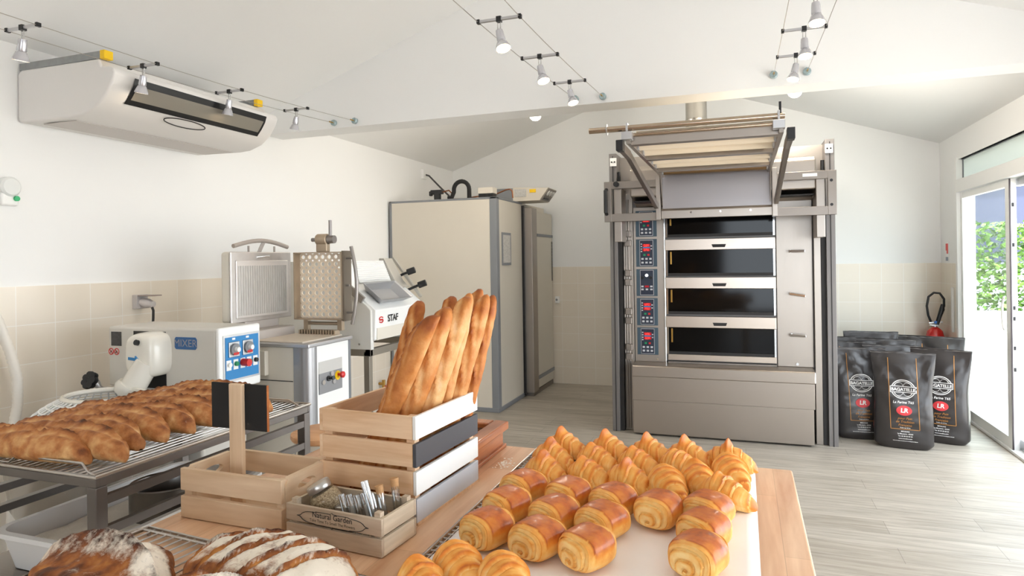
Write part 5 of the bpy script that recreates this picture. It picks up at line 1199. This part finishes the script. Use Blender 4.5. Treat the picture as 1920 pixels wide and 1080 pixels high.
# ------------------------------------------------------------ flour sacks
sack_m = mat('sack_black_film', (52, 48, 47), .28, var=.06, vscale=10, spec=.55)
gold = mat('sack_gold', (186, 130, 66), .5); label_red = mat('sack_red', (216, 62, 66), .5)
class Sack:
    def __init__(s, seed, W_=.40, D=.17, H=.735, topw=1.10, lean=0.):
        r = random.Random(seed); s.o = Vector((r.random()*40, r.random()*40, r.random()*9)); s.W, s.D, s.H, s.tw, s.lean = W_, D, H, topw, lean
        s.fold = r.uniform(-.3, .3)
    def hw(s, t): return s.W/2*(1+(s.tw-1)*max(0, t-.45)/.55*1.0)*(1-.06*math.exp(-((t-.62)/.2)**2))*(1-.08*max(0, .05-t)/.05)
    def dp(s, t): return s.D/2*max(.035, (1-max(0, (t-.30)/.70)**1.5)) * (1-.18*max(0, .06-t)/.06)
    def wr(s, x, z):
        k = max(0, min(1, (z/s.H-.30)/.5))
        a = noise.noise(Vector((x*11+z*5, z*4, 0))+s.o)*.024*k + noise.noise(Vector((x*26-z*12, z*13, 4))+s.o)*.010*k
        return a+noise.noise(Vector((x*9, z*16, 8))+s.o)*.006
    def front(s, x, z, side=-1):
        t = z/s.H; q = min(1, abs(x)/s.hw(t)); n = 3.2
        return side*s.dp(t)*(max(0, 1-q**n))**(1/n)*1.0 + side*s.wr(x, z)*(1-q**4)*min(1, (1-t)*8+.1) + s.lean*z
    def mesh(s):
        mb = MB(); NU, NV = 64, 60
        def f(u, v):
            t = v; z = t*s.H; a = 2*math.pi*u; ca = math.cos(a); x = s.hw(t)*sgn(ca)*(1-(1-abs(ca))**1.6)
            y = s.front(x, z, -1 if math.sin(a) < 0 else 1)
            if t < .04: k = .9+.1*t/.04; x *= k
            z2 = z + (.010*noise.noise(Vector((x*7, 1, t))+s.o) if t > .98 else 0)
            return Vector((x, y, max(0, z2)))
        mb.grid(f, NU, NV, True)
        mb.f.append(tuple(range(NU))[::-1]); mb.f.append(tuple(range(NV*NU, (NV+1)*NU)))
        return mb
    def on(s, cx, cz, off=.0035, k=1.): return lambda x, y: Vector((cx+x, s.front(cx+x, cz+y)-off, cz+y))
    def onside(s, sx, cz, off=.003):
        def g(x, y):
            z = cz+y; t = z/s.H; yy = -x
            return Vector((sx*(s.hw(t)*(max(0, 1-(min(.98, abs(yy)/max(.02, s.dp(t))))**3.2))**(1/3.2)+off), yy*1.0+s.lean*z, z))
        return g
def decal_ring(s, cx, cz, rx, rz, w, off=.004, a0=0, a1=360, n=48):
    mb = MB(); g = s.on(cx, cz, off)
    mb.grid(lambda u, v: g((rx-w*v)*math.cos(R(a0+(a1-a0)*u)), (rz-w*v)*math.sin(R(a0+(a1-a0)*u))), n, 1)
    return mb
def strip(s, pts, w, off=.0035, n=30):
    mb = MB()
    for (x0, z0), (x1, z1) in zip(pts[:-1], pts[1:]):
        d = Vector((x1-x0, z1-z0)).normalized(); nx, nz = -d.y*w/2, d.x*w/2
        mb.grid(lambda u, v: s.on(0, 0, off)(x0+(x1-x0)*u+nx*(2*v-1), z0+(z1-z0)*u+nz*(2*v-1)), n, 1)
    return mb
def sack(seed, loc, rz, label, decal=2, W_=.40, D=.17, H=.735, lean=0., name='flour_sack'):
    """decal 2 = full print, 1 = main marks, 0 = plain (front hidden behind other sacks)"""
    s = Sack(seed, W_, D, H, 1.1, lean)
    t = thing(name, label, 'flour sack', loc, 'black flour sacks by the glass door', R(rz))
    body = s.mesh().build('sack_body', sack_m, t, local=True, angle=80)
    MB().grid(lambda u, v: Vector((s.hw(1)*(2*u-1), s.lean*H+.003*math.sin(u*40)*.6-.006+.012*v, H-.012+.014*(.5-abs(v-.5)))), 40, 2).build('seam_fold', mat('sack_seam', (92, 88, 86), .35), t, local=True)
    if decal == 0: return s
    cx = 0.0; zc = .455
    B = []
    strip(s, [(-.10, .69), (-.085, .155), (.105, .155), (.09, .69)], .0045).build('gold_lines', gold, t, local=True)
    mb = decal_ring(s, cx, zc, .082, .073, .006); mb2 = decal_ring(s, cx, zc, .070, .061, .003)
    mb.add(mb2.v, mb2.f)
    for dx in (-.028, .028):
        for dz in (-.028, .028):
            q = decal_ring(s, cx+dx, zc+dz, .026, .022, .002, .004); mb.add(q.v, q.f)
    mb.build('emblem', white_ink, t, local=True)
    g = s.on(cx, zc, .0052)
    MB().grid(lambda u, v: g(-.088+.176*u, -.024+.048*v), 24, 3).build('emblem_band', mat('sack_band', (70, 66, 66), .45), t, local=True)
    q = MB()
    for (x0, x1, z0, z1) in ((-.088, .088, .020, .024), (-.088, .088, -.024, -.020), (-.088, -.083, -.024, .024), (.083, .088, -.024, .024)):
        g2 = s.on(cx, zc, .0062); q.grid(lambda u, v: g2(x0+(x1-x0)*u, z0+(z1-z0)*v), 20, 1)
    q.build('band_border', white_ink, t, local=True)
    text_mb('BAGATELLE', .033, s.on(cx, zc-.002, .0068), bold=.0006, spacing=.92).build('brand_lettering', white_ink, t, local=True)
    text_mb('La Farine T65', .025, s.on(cx, .358, .005), bold=.0004, shear=.15).build('product_lettering', white_ink, t, local=True)
    g3 = s.on(cx+.005, .297, .0045)
    MB().grid(lambda u, v: g3(.052*v*math.cos(2*math.pi*u), .037*v*math.sin(2*math.pi*u)), 36, 4, True).build('red_label', label_red, t, local=True)
    text_mb('LR', .045, s.on(cx+.005, .297, .0062), bold=.0015, shear=.1).build('label_mark', white_ink, t, local=True)
    if decal == 2:
        for i, (tx, zz) in enumerate((('pour Pain', .238), ('de Tradition', .212), ('Française', .186))):
            text_mb(tx, .024, s.on(cx+.008, zz, .0045), bold=.0002, shear=.3).build('gold_lettering', gold, t, local=True)
        text_mb('Poids net 25 kg', .011, s.on(cx+.01, .166, .0045), bold=.0002).build('small_lettering', white_ink, t, local=True)
        for i, (tx, sz) in enumerate((('MOULINS', .013), ('La Minoterie - 85200', .012), ('Tel. 02 00 00 00 00', .012), ('www.moulins.com', .012), ('farine de tradition francaise pour la boulangerie artisanale', .007))):
            text_mb(tx, sz, s.on(cx+.01, .138-.018*i, .0045), bold=.0003).build('address_lettering', white_ink, t, local=True)
    # narrow left side print
    gs = s.onside(-1, .33)
    MB().grid(lambda u, v: s.onside(-1, .155)(.030*v*math.cos(2*math.pi*u), .036*v*math.sin(2*math.pi*u)), 28, 3, True).build('side_red_label', label_red, t, local=True)
    text_mb('LR', .03, s.onside(-1, .155, .0045), bold=.001).build('side_label_mark', white_ink, t, local=True)
    return s
sack(1, (1.155, 5.785, 0), -10, 'black flour sack nearest the camera, gold-lined front fully in view', 2)
sack(2, (.885, 5.99, 0), 4, 'black flour sack left of the front one, beside the oven upright', 2, W_=.36)
sack(3, (1.47, 6.03, 0), -20, 'black flour sack right of the front one, its white edge towards the door', 2, W_=.38)
sack(4, (.89, 6.40, 0), 0, 'black flour sack in deep shadow against the oven upright, behind the left one', 1, W_=.34)
sack(5, (1.60, 6.72, 0), -14, 'black flour sack at the far right by the door sill', 1, W_=.40, H=.755)
sack(6, (1.16, 6.22, 0), 3, 'black flour sack amid the heap, its folded top just behind the front one', 0, W_=.40, H=.735)
sack(7, (1.18, 6.55, 0), -3, 'black flour sack with crumpled grey top in the third row, centre', 0, W_=.42, H=.745)
sack(8, (.915, 6.74, 0), 4, 'black flour sack with flattened top in the third row, by the oven', 0, W_=.40, H=.735)
sack(9, (1.12, 6.92, 0), -2, 'black flour sack at the back of the heap whose top stands highest, centre', 0, W_=.42, H=.77)
sack(10, (1.52, 7.02, 0), -6, 'black flour sack at the back right in front of the extinguisher', 0, W_=.38, H=.73)

# ------------------------------------------------------------ fire extinguisher and signs
t = thing('fire_extinguisher', 'red fire extinguisher with black hose hung in the right back corner', 'fire extinguisher', (1.765, 7.42, .25))
ex, ey = 1.765, 7.42
er = mat('extinguisher_red', (206, 36, 32), .25, coat=.4)
MB().lathe([(0, .25), (.07, .25), (.078, .27), (.078, .68), (.066, .735), (.035, .765), (.02, .775), (0, .775)], (ex, ey, 0), 28).build('cylinder', er, t)
MB().lathe([(0, .77), (.022, .77), (.022, .80), (.016, .81), (.016, .83), (0, .83)], (ex, ey, 0), 18).build('valve', alu, t)
MB().beam((ex-.055, ey-.02, .815), (ex+.06, ey-.02, .825), .018, .012).beam((ex-.05, ey-.02, .795), (ex+.03, ey-.02, .79), .016, .008).build('lever', alu, t)
MB().cyl((ex, ey-.03, .822), (ex, ey-.045, .822), .014, n=14).build('blue_gauge', mat('gauge_blue', (30, 110, 200), .4), t)
MB().tube([(ex-.03, ey-.01, .81), (ex-.06, ey-.02, .89), (ex-.07, ey-.02, .98), (ex-.055, ey-.02, 1.07), (ex-.01, ey-.02, 1.11), (ex+.04, ey-.02, 1.105), (ex+.075, ey-.02, 1.05), (ex+.075, ey-.02, .98), (ex+.055, ey-.02, .93)], .011, 10).build('hose', black_rub, t)
MB().tube([(ex+.01, ey-.03, .80), (ex+.03, ey-.03, .87), (ex+.055, ey-.03, .95), (ex+.06, ey-.03, 1.0)], [.018, .02, .024, .014], 10).build('nozzle_grip', black_rub, t)
MB().box(ex+.05, ex+.062, ey-.028, ey-.014, .935, .955).build('hose_clip', white_ink, t)
MB().box(ex-.02, XR-.006, ey+.07, ey+.09, .6, .62).build('wall_bracket', dark_metal, t)
t = thing('extinguisher_sign', 'narrow red and white fire instruction sign on the right wall', 'sign', (XR, 7.38, 1.5))
s_ = MB().box(XR-.005, XR, 7.335, 7.43, 1.415, 1.60).build('sign_plate', white_gloss, t)
MB().box(XR-.0065, XR-.005, 7.345, 7.392, 1.49, 1.588).box(XR-.0065, XR-.005, 7.40, 7.42, 1.52, 1.588).build('sign_red_field', mat('sign_red', (224, 70, 66), .5), s_)
MB().box(XR-.0065, XR-.005, 7.345, 7.42, 1.42, 1.458).build('sign_grey_field', mat('sign_grey', (140, 150, 166), .5), s_)
t = thing('door_trunking', 'slim white plastic trunking on the tiled wall beside the door frame', 'trunking', (XR, 7.2, 1.0))
MB().box(XR-.025, XR-.006, 7.17, 7.20, .75, 1.17).build('trunking', white_gloss, t, bevel=.003)
t = thing('first_aid_dispenser', 'white wall device with green button at the left picture edge', 'wall device', (XL, 2.23, 1.86))
MB().lathe([(0, 0), (.05, 0), (.05, .03), (.04, .04), (0, .042)], (XL, 2.245, 1.90), 26, (1, 0, 0)).build('dispenser_dome', mat('device_white', (226, 228, 226), .4), t)
MB().box(XL, XL+.03, 2.20, 2.285, 1.805, 1.87).build('dispenser_base', white_gloss, t, bevel=.012, seg=3)
MB().cyl((XL+.03, 2.268, 1.842), (XL+.042, 2.268, 1.842), .013, n=18).build('green_button', mat('bright_green', (40, 176, 110), .4), t)
